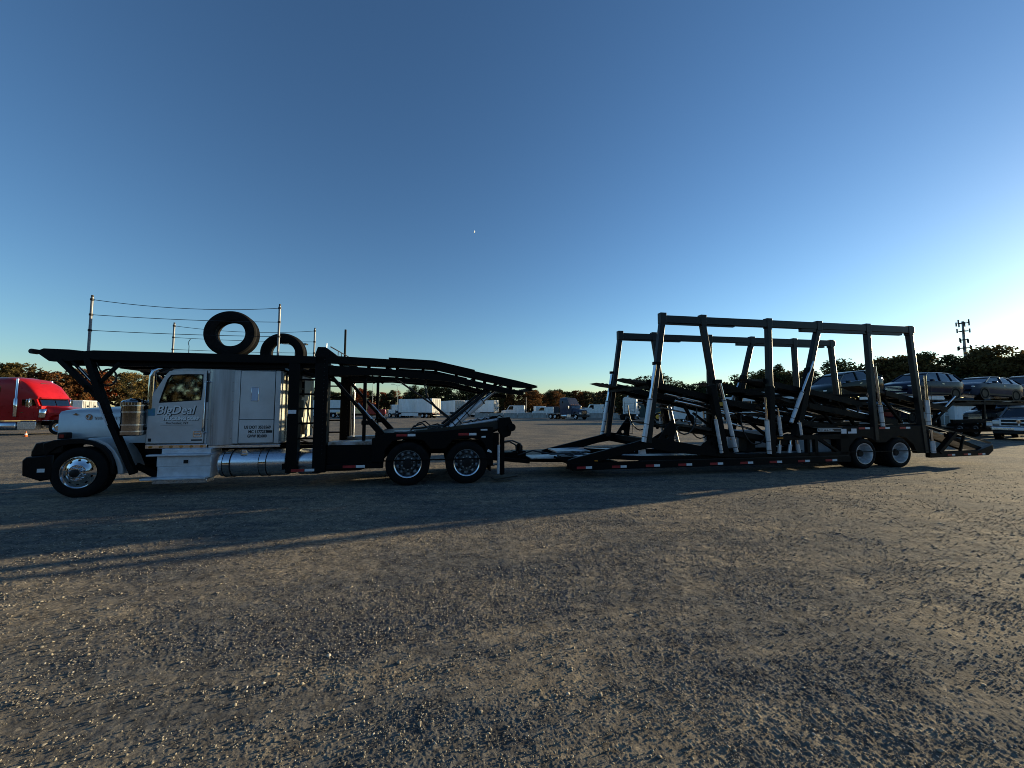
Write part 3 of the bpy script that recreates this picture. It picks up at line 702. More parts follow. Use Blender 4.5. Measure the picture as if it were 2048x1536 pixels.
# safety posts and cables
for y in (.03, W-.03):
    for s in (.0,3.46):
        ps = MB().tube([(s,y,2.86),(s,y,3.98)],.024,10).build('safety_post','galvanised',T,smooth=60)
        b = MB().tube([(s,y,3.985),(s,y,4.02)],.02,8)
        for zz in (3.30,3.62,3.93): b.tube([(s,y,zz-.02),(s,y,zz+.02)],.032,8)
        b.build('post_clamp','hub_black',ps)
    for zz, sag in ((3.30,.02),(3.62,.03),(3.93,.10)):
        MB().tube([(3.46*k/12,y,zz-sag*4*(k/12)*(1-k/12)) for k in range(13)],.0065,5).build('safety_cable','hose',T,smooth=60)
m = MB().tube([(1.72,.10,2.86),(1.72,.10,3.05),(1.70,.10,3.12),(1.74,.1,3.2)],.006,5).tube([(1.74,.12,2.88),(1.83,.14,2.84),(1.9,.14,2.88)],.012,5); m.build('strap_hook','hose',T)
# --- uprights behind the cab, ladders
for y, g in ((0.0,1),(W-.2,-1)):
    m = MB().box(3.70,3.92,y,y+.2,.35,2.72); a = m.build('upright','black_frame',T,bevel=.01)
    m = MB().box(4.23,4.50,y,y+.22,.34,2.96); m.prism([(4.20,2.9),(4.26,3.10),(4.42,3.10),(4.66,2.92),(4.66,2.86)],y+.02,y+.2)
    bq = m.build('upright','black_frame',T,bevel=.01)
    b = MB()
    for k in range(24): b.lathe([(.012,0),(.012,-.01),(0,-.011)],(4.42,y,.75+k*.09),n=6)
    b.build('adjuster_pins','grey_frame',bq,stuff=True)
    for k, zz in enumerate((1.08,1.41,1.73,2.05,2.37)): MB().tube([(3.9,y+.1,zz),(4.25,y+.1,zz)],.020,8).build('ladder_rung','black_frame',T,smooth=60)
    m = MB().tube([(4.56,y+.05 if g>0 else y+.15,.98),(4.56,y+.05 if g>0 else y+.15,2.2)],.035,12).tube([(4.56,y+.05 if g>0 else y+.15,2.2),(4.56,y+.05 if g>0 else y+.15,2.72)],.022,12); 
    if g < 0: m.build('lift_cylinder','rod_chrome',T,smooth=60)
    MB().tube([(4.41,y+.12,2.9),(4.41,y+.12,3.20)],.02,8).build('rack_pin','rod_chrome',T)
m = MB().tube([(4.28,W-.05,2.9),(4.28,W-.05,4.0)],.03,8); m.build('far_post','black_frame',T)
m = MB().tube([(4.41,.5,3.18),(4.41,W-.2,3.2),(4.41,W-.2,2.9)],.014,6).tube([(4.41,1.2,3.19),(4.42,1.15,3.02)],.01,6).tube([(4.41,1.5,3.19),(4.42,1.55,3.02)],.01,6); m.build('rack_rod','hose',T)
MB().box(3.72,3.88,-.004,.0,1.62,1.70).build('upright_tag','plate',T,smooth=0)
m = MB().box(3.62,3.72,.05,W-.05,.42,.55).box(4.3,4.4,.1,W-.1,.5,.62).box(4.25,4.45,.1,W-.1,2.60,2.72); m.build('crossmember','black_frame',T)
m = MB().bar((3.6,.3,2.66),(4.3,.3,2.42),.1,.06).bar((3.6,W-.3,2.66),(4.3,W-.3,2.42),.1,.06).bar((3.75,1.0,2.62),(4.3,1.0,2.5),.06,.06).bar((3.5,.4,2.6),(3.75,.4,2.35),.06,.06); m.build('rack_link','black_frame',T)
# --- rear upper deck, two runways bent down at the tail
for y, g in ((0.0,1),(W-.12,-1)):
    top = [(4.5,2.91),(5.8,2.86),(6.85,2.81),(7.65,2.645),(8.75,2.42),(9.30,2.29)]
    bot = [(9.28,2.27),(8.72,2.25),(7.6,2.49),(6.8,2.655),(5.75,2.70),(4.5,2.74)]
    m = MB().prism(top+bot,y,y+.12); m.build('deck_beam','black_frame',T,bevel=.006)
    m = MB().prism([(5.78,2.865),(5.78,2.90),(6.80,2.855),(7.75,2.655),(7.75,2.615),(6.8,2.815)],y-.006,y+.126); m.build('deck_stop','black_frame',T)
    yi = y+.12 if g > 0 else y-.50
    pl = [(4.6,2.80),(6.85,2.72),(8.75,2.32),(9.34,2.27),(9.30,2.25),(8.7,2.285),(6.83,2.685),(4.6,2.765)]
    m = MB().prism(pl,yi,yi+.5); m.build('runway','deck_plate',T)
    m = MB()
    for k in range(24):
        s = 4.7+k*.19; z = np.interp(s,[4.6,6.85,8.75,9.34],[2.80,2.72,2.32,2.27]); m.box(s,s+.05,yi,yi+.5,z-.002,z+.014)
    m.build('runway_ribs','deck_plate',T,stuff=True)
    ys = yi+.3
    yq = y+.03 if g > 0 else y-.01
    MB().prism([(4.5,2.46),(5.6,2.49),(7.15,2.37),(8.55,2.09),(8.95,2.06),(8.95,2.16),(8.6,2.20),(7.2,2.51),(5.7,2.645),(4.5,2.69)],yq,yq+.10).build('lower_beam','black_frame',T,bevel=.006)
    m = MB().prism([(5.3,2.52),(7.1,2.44),(8.6,2.12),(8.62,2.18),(7.1,2.56),(5.3,2.64)],ys-.05,ys+.05); m.bar((5.3,ys,2.58),(4.5,ys,2.55),.1,.14); m.build('under_beam','black_frame',T)
    m = MB()
    for s in (5.25,5.9,6.5,7.3,8.0,8.6):
        z = np.interp(s,[5.3,7.1,8.6],[2.6,2.5,2.14]); zt = np.interp(s,[4.6,6.85,8.75],[2.78,2.7,2.31]); m.box(s,s+.07,ys-.04,ys+.04,z-.02,zt)
    m.build('deck_hanger','black_frame',T)
    # diagonal brace, hangers, lift cylinders
    yb = .28 if g > 0 else W-.28
    m = MB().bar((4.42,yb,2.56),(5.52,yb,1.28),.07,.10,(0,1,0)); m.build('deck_brace','black_frame',T,bevel=.006)
    m = MB().bar((5.36,yb,1.46),(5.72,yb,1.05),.14,.16,(0,1,0)).box(5.18,5.50,yb-.05,yb+.05,1.36,1.46); m.build('brace_foot','black_frame',T,bevel=.01)
    MB().tube([(5.10,yb-.045,1.86),(5.56,yb-.045,1.32)],.013,6).build('brace_rod','rod_chrome',T)
    m = MB().box(5.20,5.27,yb-.03,yb+.03,1.0,2.62); m.tube([(5.2,yb,2.5),(5.12,yb,2.45),(5.08,yb,2.5)],.02,6); m.tube([(5.27,yb,2.5),(5.36,yb,2.45),(5.4,yb,2.5)],.02,6); m.build('deck_hanger','black_frame',T)
    p0 = Vector((7.12,yb,1.20)); p1 = Vector((8.52,yb,2.38)); mid = p0.lerp(p1,.62)
    cy = MB().tube([p0,mid],.075,14).build('lift_cylinder','white_cylinder',T,smooth=60)
    MB().tube([mid,p1],.042,12).build('piston_rod','chrome',cy,smooth=60)
    MB().tube([p0+Vector((-.10,.06,.09)),p1+Vector((-.16,.06,.0))],.04,10).build('guide_tube','grey_frame',cy,smooth=60)
    b = MB()
    for f in (.05,.12,.2,.34,.6): c = p0.lerp(p1,f); c2 = p0.lerp(p1,f+.012); b.tube([c,c2],.085,14)
    b.tube([p0-(p1-p0)*.05,p0],.08,10); b.build('cylinder_collar','hub_black',cy)
    MB().tube([p0+Vector((.16,-.08,.1)),mid+Vector((-.05,-.08,.08))],.012,6).build('cylinder_pipe','hose',cy)
    m = MB()
    m.tube([(5.9,yb+.1,2.45),(6.4,yb+.08,2.1),(6.75,yb+.06,1.85),(7.0,yb+.04,1.62),(7.25,yb,1.42)],.018,7)
    m.tube([(6.65,yb+.1,2.5),(6.58,yb+.08,2.3),(6.62,yb+.06,2.05),(6.85,yb+.04,1.78),(7.2,yb,1.5)],.018,7)
    m.tube([(6.2,yb+.1,1.12),(6.35,yb,1.32),(6.55,yb,1.38),(6.7,yb,1.25),(6.9,yb,1.3),(7.05,yb,1.24)],.02,7); m.build('hydraulic_hose','hose',T,smooth=60)
m = MB()
for s,z in ((4.7,2.7),(5.7,2.66),(6.8,2.60),(7.7,2.42),(8.6,2.22),(9.1,2.2)): m.box(s,s+.08,.12,W-.12,z-.03,z+.05)
m.build('deck_crossmember','black_frame',T)
# --- lower deck behind the uprights
m = MB().box(4.50,5.62,.06,W-.06,.50,.92); m.build('lower_body','black_frame',T,bevel=.01)
for y in (.08,W-.62): MB().prism([(4.52,.925),(5.52,.925),(5.42,1.0),(4.52,.985)],y,y+.54).build('lower_runway','bright_deck',T)
m = MB().box(4.54,5.7,.0,.14,.40,.50).prism([(4.5,.36),(5.2,.36),(5.62,.5),(5.62,.56),(4.5,.5)],.02,.3).mirror(CY); m.build('side_rail','black_frame',T,bevel=.01)
MB().box(4.56,4.9,.12,.4,.52,.56).build('side_plate','bright_deck',T)
# --- body over the drive axles
m = MB().prism([(5.45,.50),(5.45,1.06),(5.78,1.18),(6.9,1.20),(7.3,1.24),(8.05,1.30),(8.20,1.30),(8.20,.40),(8.05,.40),(8.02,.85),(7.9,1.0),(7.58,1.05),(7.25,1.0),(7.08,.8),(6.75,.8),(6.58,1.0),(6.24,1.05),(5.9,1.0),(5.74,.8),(5.70,.50)],.02,.16).mirror(CY); m.build('side_skirt','black_frame',T,bevel=.01)
m = MB().box(5.5,8.2,.16,W-.16,1.06,1.18); m.build('rear_body','black_frame',T)
m = MB().box(5.55,8.22,-.012,.0,.545,.575).mirror(CY); m.build('side_cable_rail','black_frame',T)
MB().prism([(8.05,.72),(8.16,.69),(8.16,.73),(8.08,.78)],.01,.019).build('side_decal','white_letter',T,smooth=0)
MB().box(7.92,8.02,.012,.019,1.05,1.085).build('side_decal','white_letter',T,smooth=0)
m = MB().prism([(5.5,.92),(6.2,1.2),(8.3,1.42),(8.6,1.42),(8.6,1.34),(8.2,1.2),(6.2,1.13)],.2,.75).mirror(CY); m.build('tail_runway','deck_plate',T)
m = MB().tube([(7.45,.35,1.33),(8.40,.35,1.47)],.035,10).mirror(CY); m.build('tail_cylinder','white_cylinder',T,smooth=60)
m = MB().bar((7.5,.3,1.2),(8.6,.3,1.42),.1,.12).prism([(8.35,1.2),(8.35,1.5),(8.62,1.53),(8.70,1.36),(8.64,1.08),(8.46,1.02)],.12,.36).tube([(8.66,.05,1.28),(8.66,.4,1.28)],.095,14).mirror(CY); m.tube([(8.66,.3,1.28),(8.66,W-.3,1.28)],.05,10); m.build('tail_hinge','black_frame',T,bevel=.005)
m = MB()
for k in range(5): m.tube([(7.6+k*.18,.5,1.36+k*.03),(7.7+k*.18,.5,1.45+k*.03),(7.8+k*.18,.5,1.39+k*.03)],.015,6)
m.build('chain','black_frame',T,stuff=True)
# --- rear jack post with foot
for y in (.22,W-.22):
    m = MB().box(8.40,8.50,y-.05,y+.05,.14,1.1).box(8.20,8.36,y-.06,y+.06,.5,1.15); m.build('jack_post','black_frame',T,bevel=.006)
    jc = MB().tube([(8.34,y-.09,.18),(8.35,y-.09,.86)],.035,12).build('jack_cylinder','white_cylinder',T,smooth=60)
    MB().bar((8.20,y-.12,.07),(8.78,y-.02,.12),.30,.03).build('jack_foot','deck_plate',T,bevel=.004)
# --- hitch drawbar
m = MB().box(8.2,9.0,CY-.25,CY+.25,.40,.58).box(8.9,9.25,CY-.18,CY+.18,.30,.60).lathe([(0,.0),(.10,0),(.10,.14),(.05,.2),(0,.2)],(9.1,CY,.58),axis='z',n=14).bar((8.3,.9,.45),(9.3,.9,.34),.1,.1); m.build('drawbar','black_frame',T,bevel=.01)
m = MB().tube([(8.45,.3,.92),(8.75,.5,.93),(8.98,.6,.84),(9.0,.8,.62),(9.0,1.0,.55)],.02,8).tube([(8.45,.35,.90),(8.7,.55,.9),(8.88,.65,.8),(8.93,.8,.6)],.02,8); m.build('hydraulic_hose','hose',T,smooth=60)
# --- mudflaps and tape
m = MB().box(8.12,8.15,.05,.65,.25,.9).mirror(CY); m.build('mud_flap','rubber',T)
for s,z,d in ((3.82,.375,0),(4.86,.425,0)): tape(T,s,d,z)
for s,z in ((5.98,1.10),(7.38,1.105)): tape(T,s,.02,z,ln=.2)
MB().box(7.90,8.06,.012,.019,1.215,1.25).build('white_reflector','white_tape',T,smooth=0)
MB().box(5.9,6.4,.20,.5,1.19,1.215).build('deck_strip','bright_deck',T)

# ================================================================== spare tyres lying on the rack
def spare(name, label, s, d, z, tilt, yaw):
    p = Vector((s,d,z)); mt = Matrix.Rotation(TH,4,'Z'); o = Vector(ORG)
    prof = [(.285,.05),(.30,.02),(.36,.004),(.42,0),(.48,.008),(.505,.03),(.515,.06)]
    for k in range(1,6):
        c = .06+.18*k/6; prof += [(.515,c-.008),(.501,c-.006),(.501,c+.006),(.515,c+.008)]
    prof += [(.515,.24),(.505,.27),(.48,.292),(.42,.30),(.36,.296),(.30,.28),(.285,.25),(.30,.2),(.30,.1),(.285,.05)]
    t = MB().lathe([(r,h-.15) for r,h in prof],(0,0,.515),n=64).build(name,'rubber',None,smooth=28)
    t.location = mt@p+o; t.rotation_euler = (tilt,0,TH+yaw); tag(t,label,'tyre','spare tyres on the loading rack'); return t
spare('spare_tyre','larger nearer loose tyre standing upright on the rack above the sleeper',2.36,.42,2.872,R(-4),R(4))
spare('spare_tyre','farther loose tyre on the rack, half hidden beside the rear safety post',3.02,1.62,2.62,R(3),R(3))
m = MB().tube([(2.7,1.5,2.9),(2.8,1.45,2.97),(2.9,1.4,2.96),(3.0,1.5,2.88),(2.85,1.6,2.9),(2.75,1.5,2.95),(2.95,1.4,2.98),(3.1,1.45,2.89)],.02,7)
o = m.build('coiled_hose','hose',None,smooth=60); o.location = ORG; o.rotation_euler = (0,0,TH); tag(o,'black hose coiled on the rack in front of the farther loose tyre','hose')

# ================================================================== the car carrier trailer behind it
TR = thing('car_carrier_trailer', 'empty black car carrier trailer with tall overhead frame and tilted runways', 'trailer', ORG, TH)
def rod(name, p, q, r, split=.55, r2=.6, mt='white_cylinder', par=TR, bands=True):
    p = Vector(p); q = Vector(q); mid = p.lerp(q, split)
    c = MB().tube([p,mid],r,14).build(name,mt,par,smooth=60)
    MB().tube([mid,q],r*r2,12).build('piston_rod','chrome',c,smooth=60)
    if bands:
        b = MB()
        for f in (.06,.22,split-.02): b.tube([p.lerp(q,f),p.lerp(q,f+.008)],r*1.12,14)
        b.build('cylinder_collar','hub_black',c,stuff=True)
    return c
# wheels and axles
for s in (19.12,20.44):
    rig_wheel(TR,s,0,.428,.438,.62,.285,'trailer'); rig_wheel(TR,s,W,.428,.438,.62,.285,'trailer',True)
    MB().tube([(s,.3,.43),(s,W-.3,.43)],.07,10).build('trailer_axle','black_frame',TR)
# main rails
for y, g in ((0.0,1),(W-.14,-1)):
    yo = y if g > 0 else y+.14
    MB().prism([(10.05,.24),(10.08,.46),(10.2,.50),(11.9,.88),(12.3,.99),(12.6,.96),(14.6,.60),(14.9,.50),(18.62,.50),(18.62,.40),(14.6,.42),(12.9,.60),(12.3,.72),(11.9,.66),(10.9,.42),(10.7,.24)],y+.02,y+.12).build('side_frame','black_frame',TR,bevel=.008)
    MB().box(10.15,18.62,y,y+.14,.21,.385).build('rub_rail','black_frame',TR,bevel=.008)
    MB().box(12.0,18.6,y+.03,y+.11,.385,.405).build('rail_cap','grey_frame',TR)
    # posts
    P_ = [((12.26,.85),(12.76,4.10)),((14.50,.55),(13.97,4.05)),((15.98,.45),(16.07,4.10)),((16.82,.95),(17.78,4.10)),((19.62,.80),(19.55,4.08)),((21.48,.40),(21.17,4.12))]
    for k,((s0,z0),(s1,z1)) in enumerate(P_):
        po = MB().bar((s0,y+.07,z0),(s1,y+.07,z1),.14,.135,(0,1,0)).build('frame_post','grey_frame',TR,bevel=.012)
        if k in (1,2,3):
            f = .62; a = (s0+(s1-s0)*f, z0+(z1-z0)*f)
            MB().bar((s0,y+.07,z0),(a[0],y+.07,a[1]-.35 if k!=3 else a[1]),.17,.18,(0,1,0)).build('post_sleeve','black_frame',po,bevel=.01)
        MB().box(s1-.09,s1+.09,y-.006,y+.146,4.0,4.29).build('post_bracket','grey_frame',po,bevel=.01)
    # top rail
    MB().bar((12.74,y+.07,4.12),(21.33,y+.07,4.165),.13,.205).build('top_rail','grey_frame',TR,bevel=.012)
    MB().bar((17.15,y+.07,4.00),(20.85,y+.07,4.03),.10,.09).build('lower_rail','grey_frame',TR,bevel=.006)
    MB().bar((12.8,y+.07,4.00),(14.95,y+.07,4.008),.08,.03).build('rail_shim','grey_frame',TR)
    # cylinders standing along the posts
    yc = y+.0 if g > 0 else y+.14
    rod('lift_cylinder',(12.10,yc,.88),(12.49,yc,2.92),.062,.55,.72); MB().box(12.42,12.62,yc-.05,yc+.05,2.88,2.96).build('cylinder_cap','black_frame',TR,bevel=.006)
    rod('lift_cylinder',(14.82,yc,.58),(14.38,yc,2.46),.055,.75,.8); MB().box(14.2,14.42,yc-.05,yc+.05,2.42,2.52).build('cylinder_cap','black_frame',TR)
    rod('lift_cylinder',(14.34,yc-.03*g,.56),(14.18,yc-.03*g,1.55),.045,.9,.6)
    rod('lift_cylinder',(15.86,yc,.50),(15.80,yc,2.05),.058,.6,.5)
    rod('lift_cylinder',(16.27,yc,.98),(16.20,yc,1.75),.045,.7,.5)
    rod('lift_cylinder',(16.93,yc,1.0),(16.88,yc,1.40),.05,.9,.5)
    rod('lift_cylinder',(16.62,yc,1.35),(17.48,yc,3.10),.05,.5,.6)
    rod('lift_cylinder',(19.84,yc,1.22),(19.68,yc,3.0),.055,.35,.6)
    rod('lift_cylinder',(21.60,yc,1.25),(21.58,yc,2.75),.06,.5,.6)
    rod('lift_cylinder',(21.70,yc,.40),(21.66,yc,1.10),.065,.5,.55)
    for s_,a_ in ((16.28,.05),(16.62,.08),(16.95,-.06)): rod('lock_cylinder',(s_,yc+.1*g,.50),(s_+a_,yc+.1*g,.88),.045,.6,.6,bands=False)
    # gusset plates with a round hole
    for s0, fl in ((12.62,1),(14.05,-1)):
        pts = [(s0-.18*fl,.78),(s0+.34*fl,.78+.72),(s0+.46*fl,1.42),(s0+.36*fl,.74)] if fl>0 else [(s0-.5,.62),(s0+.2,1.02),(s0+.3,.95),(s0+.3,.6)]
        cx = s0+.17*fl if fl>0 else s0+.08; cz = 1.0 if fl>0 else .80; rr = .055
        out = []; 
        n = 16; cen = (cx,cz)
        poly = pts
        def hit(a):
            d = (math.cos(a),math.sin(a)); best = None
            for i in range(len(poly)):
                p1 = poly[i]; p2 = poly[(i+1)%len(poly)]; ex,ez = p2[0]-p1[0],p2[1]-p1[1]
                den = d[0]*ez-d[1]*ex
                if abs(den) < 1e-9: continue
                t_ = ((p1[0]-cen[0])*ez-(p1[1]-cen[1])*ex)/den; u_ = ((p1[0]-cen[0])*d[1]-(p1[1]-cen[1])*d[0])/den
                if t_ > 0 and -1e-6 <= u_ <= 1+1e-6: best = t_ if best is None else min(best,t_)
            return (cen[0]+d[0]*(best or .1), cen[1]+d[1]*(best or .1))
        out = [hit(2*math.pi*i/n) for i in range(n)]; inn = [(cx+rr*math.cos(2*math.pi*i/n),cz+rr*math.sin(2*math.pi*i/n)) for i in range(n)]
        MB().ring(out,inn,y+.05,y+.09).build('gusset_plate','black_frame',TR)
    # mid box frame and diagonal
    MB().box(16.1,18.62,y+.02,y+.12,.86,1.0).build('mid_beam','black_frame',TR,bevel=.008)
    MB().bar((17.55,y+.07,.9),(18.35,y+.07,.44),.07,.09,(0,1,0)).build('diagonal_brace','black_frame',TR)
    MB().box(17.42,17.52,y+.02,y+.12,.40,.87).build('short_post','black_frame',TR)
    MB().box(17.15,17.24,y+.02,y+.12,.40,.87).build('short_post','black_frame',TR)
    # wheel-arch body
    MB().prism([(18.3,.42),(18.3,1.14),(18.45,1.20),(21.5,1.235),(21.62,1.2),(21.62,.40),(21.1,.40),(20.98,.66),(20.72,.86),(20.44,.93),(20.16,.86),(19.95,.74),(19.62,.74),(19.4,.86),(19.12,.93),(18.84,.86),(18.62,.66),(18.55,.42)],y+.02,y+.14).build('wheel_skirt','black_frame',TR,bevel=.008)
    MB().box(18.5,21.6,yo-.006 if g>0 else yo-.006,yo+.006,.475,.498).build('guard_cable','black_frame',TR)
    MB().bar((17.4,y+.07,1.20),(18.5,y+.07,1.20),.06,.02).build('edge_strip','grey_frame',TR)
    # tail ramp frame
    MB().bar((21.6,y+.07,1.255),(24.15,y+.07,.66),.08,.045).build('ramp_rail','grey_frame',TR)
    MB().prism([(21.6,.25),(21.6,.42),(23.6,.44),(24.2,.60),(24.22,.42),(24.0,.28)],y+.02,y+.14).build('tail_rail','black_frame',TR,bevel=.008)
    MB().bar((22.0,y+.07,.40),(22.7,y+.07,.98),.10,.14,(0,1,0)).build('tail_strut','black_frame',TR)
    MB().bar((22.9,y+.07,.42),(23.1,y+.07,.9),.05,.06,(0,1,0)).build('tail_strut','black_frame',TR)
# body between the wheels, crossmembers
MB().box(18.4,21.6,.14,W-.14,.98,1.12).build('wheel_deck','black_frame',TR)
m = MB()
for s in (10.5,11.4,13.2,14.9,16.2,17.4,18.5): m.box(s,s+.1,.12,W-.12,.26,.37)
for s,z in ((12.45,.78),(21.5,.55)): m.box(s,s+.12,.12,W-.12,z,z+.14)
m.build('crossmember','black_frame',TR)
# runways: (points along the top), near and far
def runways(pts, mt, name='runway', thick=.05, w=.58, lip=.05, ribs=True, tip=True):
    for y, g in ((.14,1),(W-.14-w,-1)):
        top = pts; bot = [(s,z-thick) for s,z in pts[::-1]]
        if tip: bot[-1] = (pts[0][0]+.35, np.interp(pts[0][0]+.35,[p[0] for p in pts],[p[1] for p in pts])-thick); 
        r = MB().prism(top+bot,y,y+w).build(name,mt,TR)
        MB().prism([(s,z+lip) for s,z in pts[1:]]+[(s,z-thick-.05) for s,z in pts[:0:-1]],y-.02,y).build('runway_edge','black_frame',r)
        MB().prism([(s,z+lip) for s,z in pts[1:]]+[(s,z-thick-.05) for s,z in pts[:0:-1]],y+w,y+w+.02).build('runway_edge','black_frame',r)
        if ribs:
            m = MB(); s = pts[0][0]+.2; S = [p[0] for p in pts]; Z = [p[1] for p in pts]
            while s < pts[-1][0]-.1:
                z = float(np.interp(s,S,Z)); z2 = float(np.interp(s+.05,S,Z)); m.prism([(s,z-.003),(s,z+.016),(s+.05,z2+.016),(s+.05,z2-.003)],y,y+w); s += .13
            m.build('runway_ribs',mt,r,stuff=True)
runways([(11.62,2.53),(12.3,2.45),(14.2,2.06),(15.6,1.76)],'deck_plate')
runways([(15.28,2.57),(15.9,2.55),(16.3,2.44),(17.5,2.24),(19.3,1.88)],'deck_plate')
runways([(19.25,2.42),(20.2,2.24),(21.3,2.02),(22.6,1.74)],'deck_plate')
runways([(15.7,1.62),(16.5,1.50),(18.4,1.16),(21.4,1.25)],'deck_plate',tip=False)
runways([(10.4,.52),(11.2,.55),(12.0,.50),(14.8,.47),(18.4,.47)],'bright_deck',ribs=False,lip=.015)
runways([(21.62,1.16),(22.4,.97),(23.5,.62),(24.1,.44)],'bright_deck',ribs=False,lip=.02,tip=False)
# under-deck stiffeners and cross tubes
for (s0,z0,s1,z1) in ((12.4,2.30,15.4,1.68),(16.3,2.30,19.1,1.80),(19.9,2.16,22.4,1.66)):
    for y in (.42,W-.42): MB().bar((s0,y,z0),(s1,y,z1),.08,.10).build('deck_stiffener','black_frame',TR)
    m = MB()
    for f in (0,.33,.66,1): s=s0+(s1-s0)*f; z=z0+(z1-z0)*f; m.box(s-.04,s+.04,.12,W-.12,z-.03,z+.05)
    m.build('deck_crossmember','black_frame',TR)
for (s0,z0,s1,z1) in ((12.9,2.14,14.5,1.82),(16.0,1.75,17.6,1.5),(13.2,1.95,15.0,1.60)):
    for y in (.25,W-.25): MB().tube([(s0,y,z0),(s1,y,z1)],.03,10).build('deck_cylinder','rod_chrome',TR,smooth=60)
# hoses in loops
for y in (.12,W-.15):
    for s0,s1,z0,z1,dip in ((12.95,13.75,1.85,1.75,.75),(15.1,16.0,1.55,1.45,.75)):
        MB().tube([(s0+(s1-s0)*(.5-.5*math.cos(math.pi*k/10)),y,z0+(z1-z0)*k/10-dip*math.sin(math.pi*k/10)) for k in range(11)],.02,7).build('hydraulic_hose','hose',TR,smooth=60)
    MB().tube([(12.8,y,1.3),(13.1,y,1.28),(13.1,y,.95),(12.95,y,.93)],.012,6).build('hydraulic_hose','hose',TR)
    MB().tube([(19.5,y,2.2),(19.62,y,1.9),(19.75,y,1.6),(19.7,y,1.4)],.03,8).build('bent_pipe','rod_chrome',TR,smooth=60)
    MB().tube([(17.9,y+.2,1.9),(18.3,y+.2,1.72),(18.6,y+.2,1.5),(18.9,y+.2,1.55)],.03,8).build('hydraulic_hose','hose',TR,smooth=60)
# deck wheel chocks, valve block, boxes
MB().box(15.85,17.3,1.5,1.95,.50,1.06).build('tool_box','trailer_white',TR,bevel=.02)
MB().box(17.75,18.5,.45,.95,.44,.86).build('tool_box','trailer_white',TR,bevel=.02)
MB().box(15.6,15.9,.5,.8,.5,.95).build('valve_block','hub_black',TR,bevel=.01)
MB().prism([(12.05,.55),(12.05,.74),(12.2,.76),(12.24,.55)],.13,.2).build('grease_can','white_cylinder',TR)
m = MB()
for k in range(9): m.tube([(11.2+.09*k,.35,.62),(11.26+.09*k,.4,.66),(11.32+.09*k,.36,.61)],.016,6)
m.build('chain','rod_chrome',TR,stuff=True)
for s,z in ((14.35,1.86),): MB().box(s,s+.10,-.008,.0,z-.05,z+.05).build('warning_sticker','yellow_paint',TR,smooth=0)
# name plates on the side
sg = MB().box(17.50,18.32,-.008,.0,1.09,1.175).build('name_plate','white_letter',TR,smooth=0)
MB().box(17.515,18.305,-.010,-.008,1.10,1.165).build('plate_field','black_letter',sg,smooth=0)
text('plate_lettering','COTTRELL',.072,(17.55,-.0115,1.108),sg,'white_letter',bold=.002,sx=1.45,ext=.0003)
MB().box(18.34,18.52,.008,.018,1.02,1.155).build('white_sticker','plate',TR,smooth=0)
MB().box(18.58,18.70,.008,.018,1.02,1.075).build('white_sticker','plate',TR,smooth=0)
MB().box(18.70,18.88,.008,.018,1.02,1.16).build('white_sticker','plate',TR,smooth=0)
# reflective tape along rub rail and skirt
for k in range(9): tape(TR,10.28+k*.93,0,.245,ln=.19,h=.06)
for s in (18.98,19.72,20.5): tape(TR,s,.02,1.14,ln=.19)
for s in (22.3,22.95,23.55): tape(TR,s,.02,.30,ln=.14,h=.05)
MB().box(10.75,10.83,-.004,.02,.42,.45).build('marker_light','amber_lens',TR)
for s in (14.65,16.15): MB().box(s,s+.2,.012,.02,.90,.935).build('marker_light','amber_lens',TR)
# tongue to the truck's drawbar
m = MB().prism([(9.15,CY-.10),(9.15,CY+.10),(10.6,CY+.55),(10.6,CY-.55)],.30,.44,axis='z').box(10.3,11.2,.2,W-.2,.26,.42); m.build('tongue','black_frame',TR,bevel=.01)
MB().prism([(9.25,.55),(9.25,1.25),(10.35,1.25),(10.35,.55)],.445,.475,axis='z').build('tongue_plate','bright_deck',TR)
MB().prism([(10.2,1.35),(10.2,2.2),(11.2,2.2),(11.2,1.35)],.50,.54,axis='z').build('tongue_plate','bright_deck',TR)
m = MB().tube([(9.0,1.0,.5),(9.4,.95,.62),(9.9,.9,.52),(10.4,.7,.55),(11.0,.4,.5)],.022,7).tube([(10.1,.6,.47),(10.5,.45,.6),(10.9,.3,.42)],.018,7); m.build('air_hose','hose',TR,smooth=60)
m = MB().box(10.0,10.3,.3,.7,.44,.52).bar((10.3,.25,.36),(9.85,.5,.5),.05,.05); m.build('coupling','black_frame',TR)

# extra loading gear crowding the middle of the trailer
runways([(16.4,2.02),(17.4,1.86),(18.8,1.62),(20.6,1.36)],'deck_plate',thick=.06)
runways([(13.0,1.35),(14.2,1.2),(15.6,.98),(16.6,.80)],'deck_plate',thick=.05)
for y in (.3,W-.3):
    for (a,b) in (((15.2,1.6),(16.4,.75)),((17.6,2.1),(18.4,1.3)),((18.7,1.9),(19.2,1.25)),((20.3,2.1),(21.0,1.3)),((13.4,2.0),(13.9,1.1)),((16.5,1.9),(17.0,1.2))):
        MB().bar((a[0],y,a[1]),(b[0],y,b[1]),.06,.08,(0,1,0)).build('deck_arm','black_frame',TR)
    for (a,b,r) in (((17.2,1.75),(18.2,1.55),.03),((18.9,1.75),(20.1,1.5),.03),((20.6,1.85),(21.5,1.6),.03),((14.9,1.35),(15.7,1.15),.03)):
        MB().tube([(a[0],y+.1,a[1]),(b[0],y+.1,b[1])],r,10).build('deck_cylinder','rod_chrome',TR,smooth=60)
    MB().tube([(18.6,y,1.95),(18.9,y,1.6),(19.1,y,1.5),(19.35,y,1.65),(19.45,y,1.9)],.022,7).build('hydraulic_hose','hose',TR,smooth=60)
    MB().tube([(16.9,y,1.6),(17.2,y,1.35),(17.5,y,1.3),(17.8,y,1.5)],.022,7).build('hydraulic_hose','hose',TR,smooth=60)
m = MB()
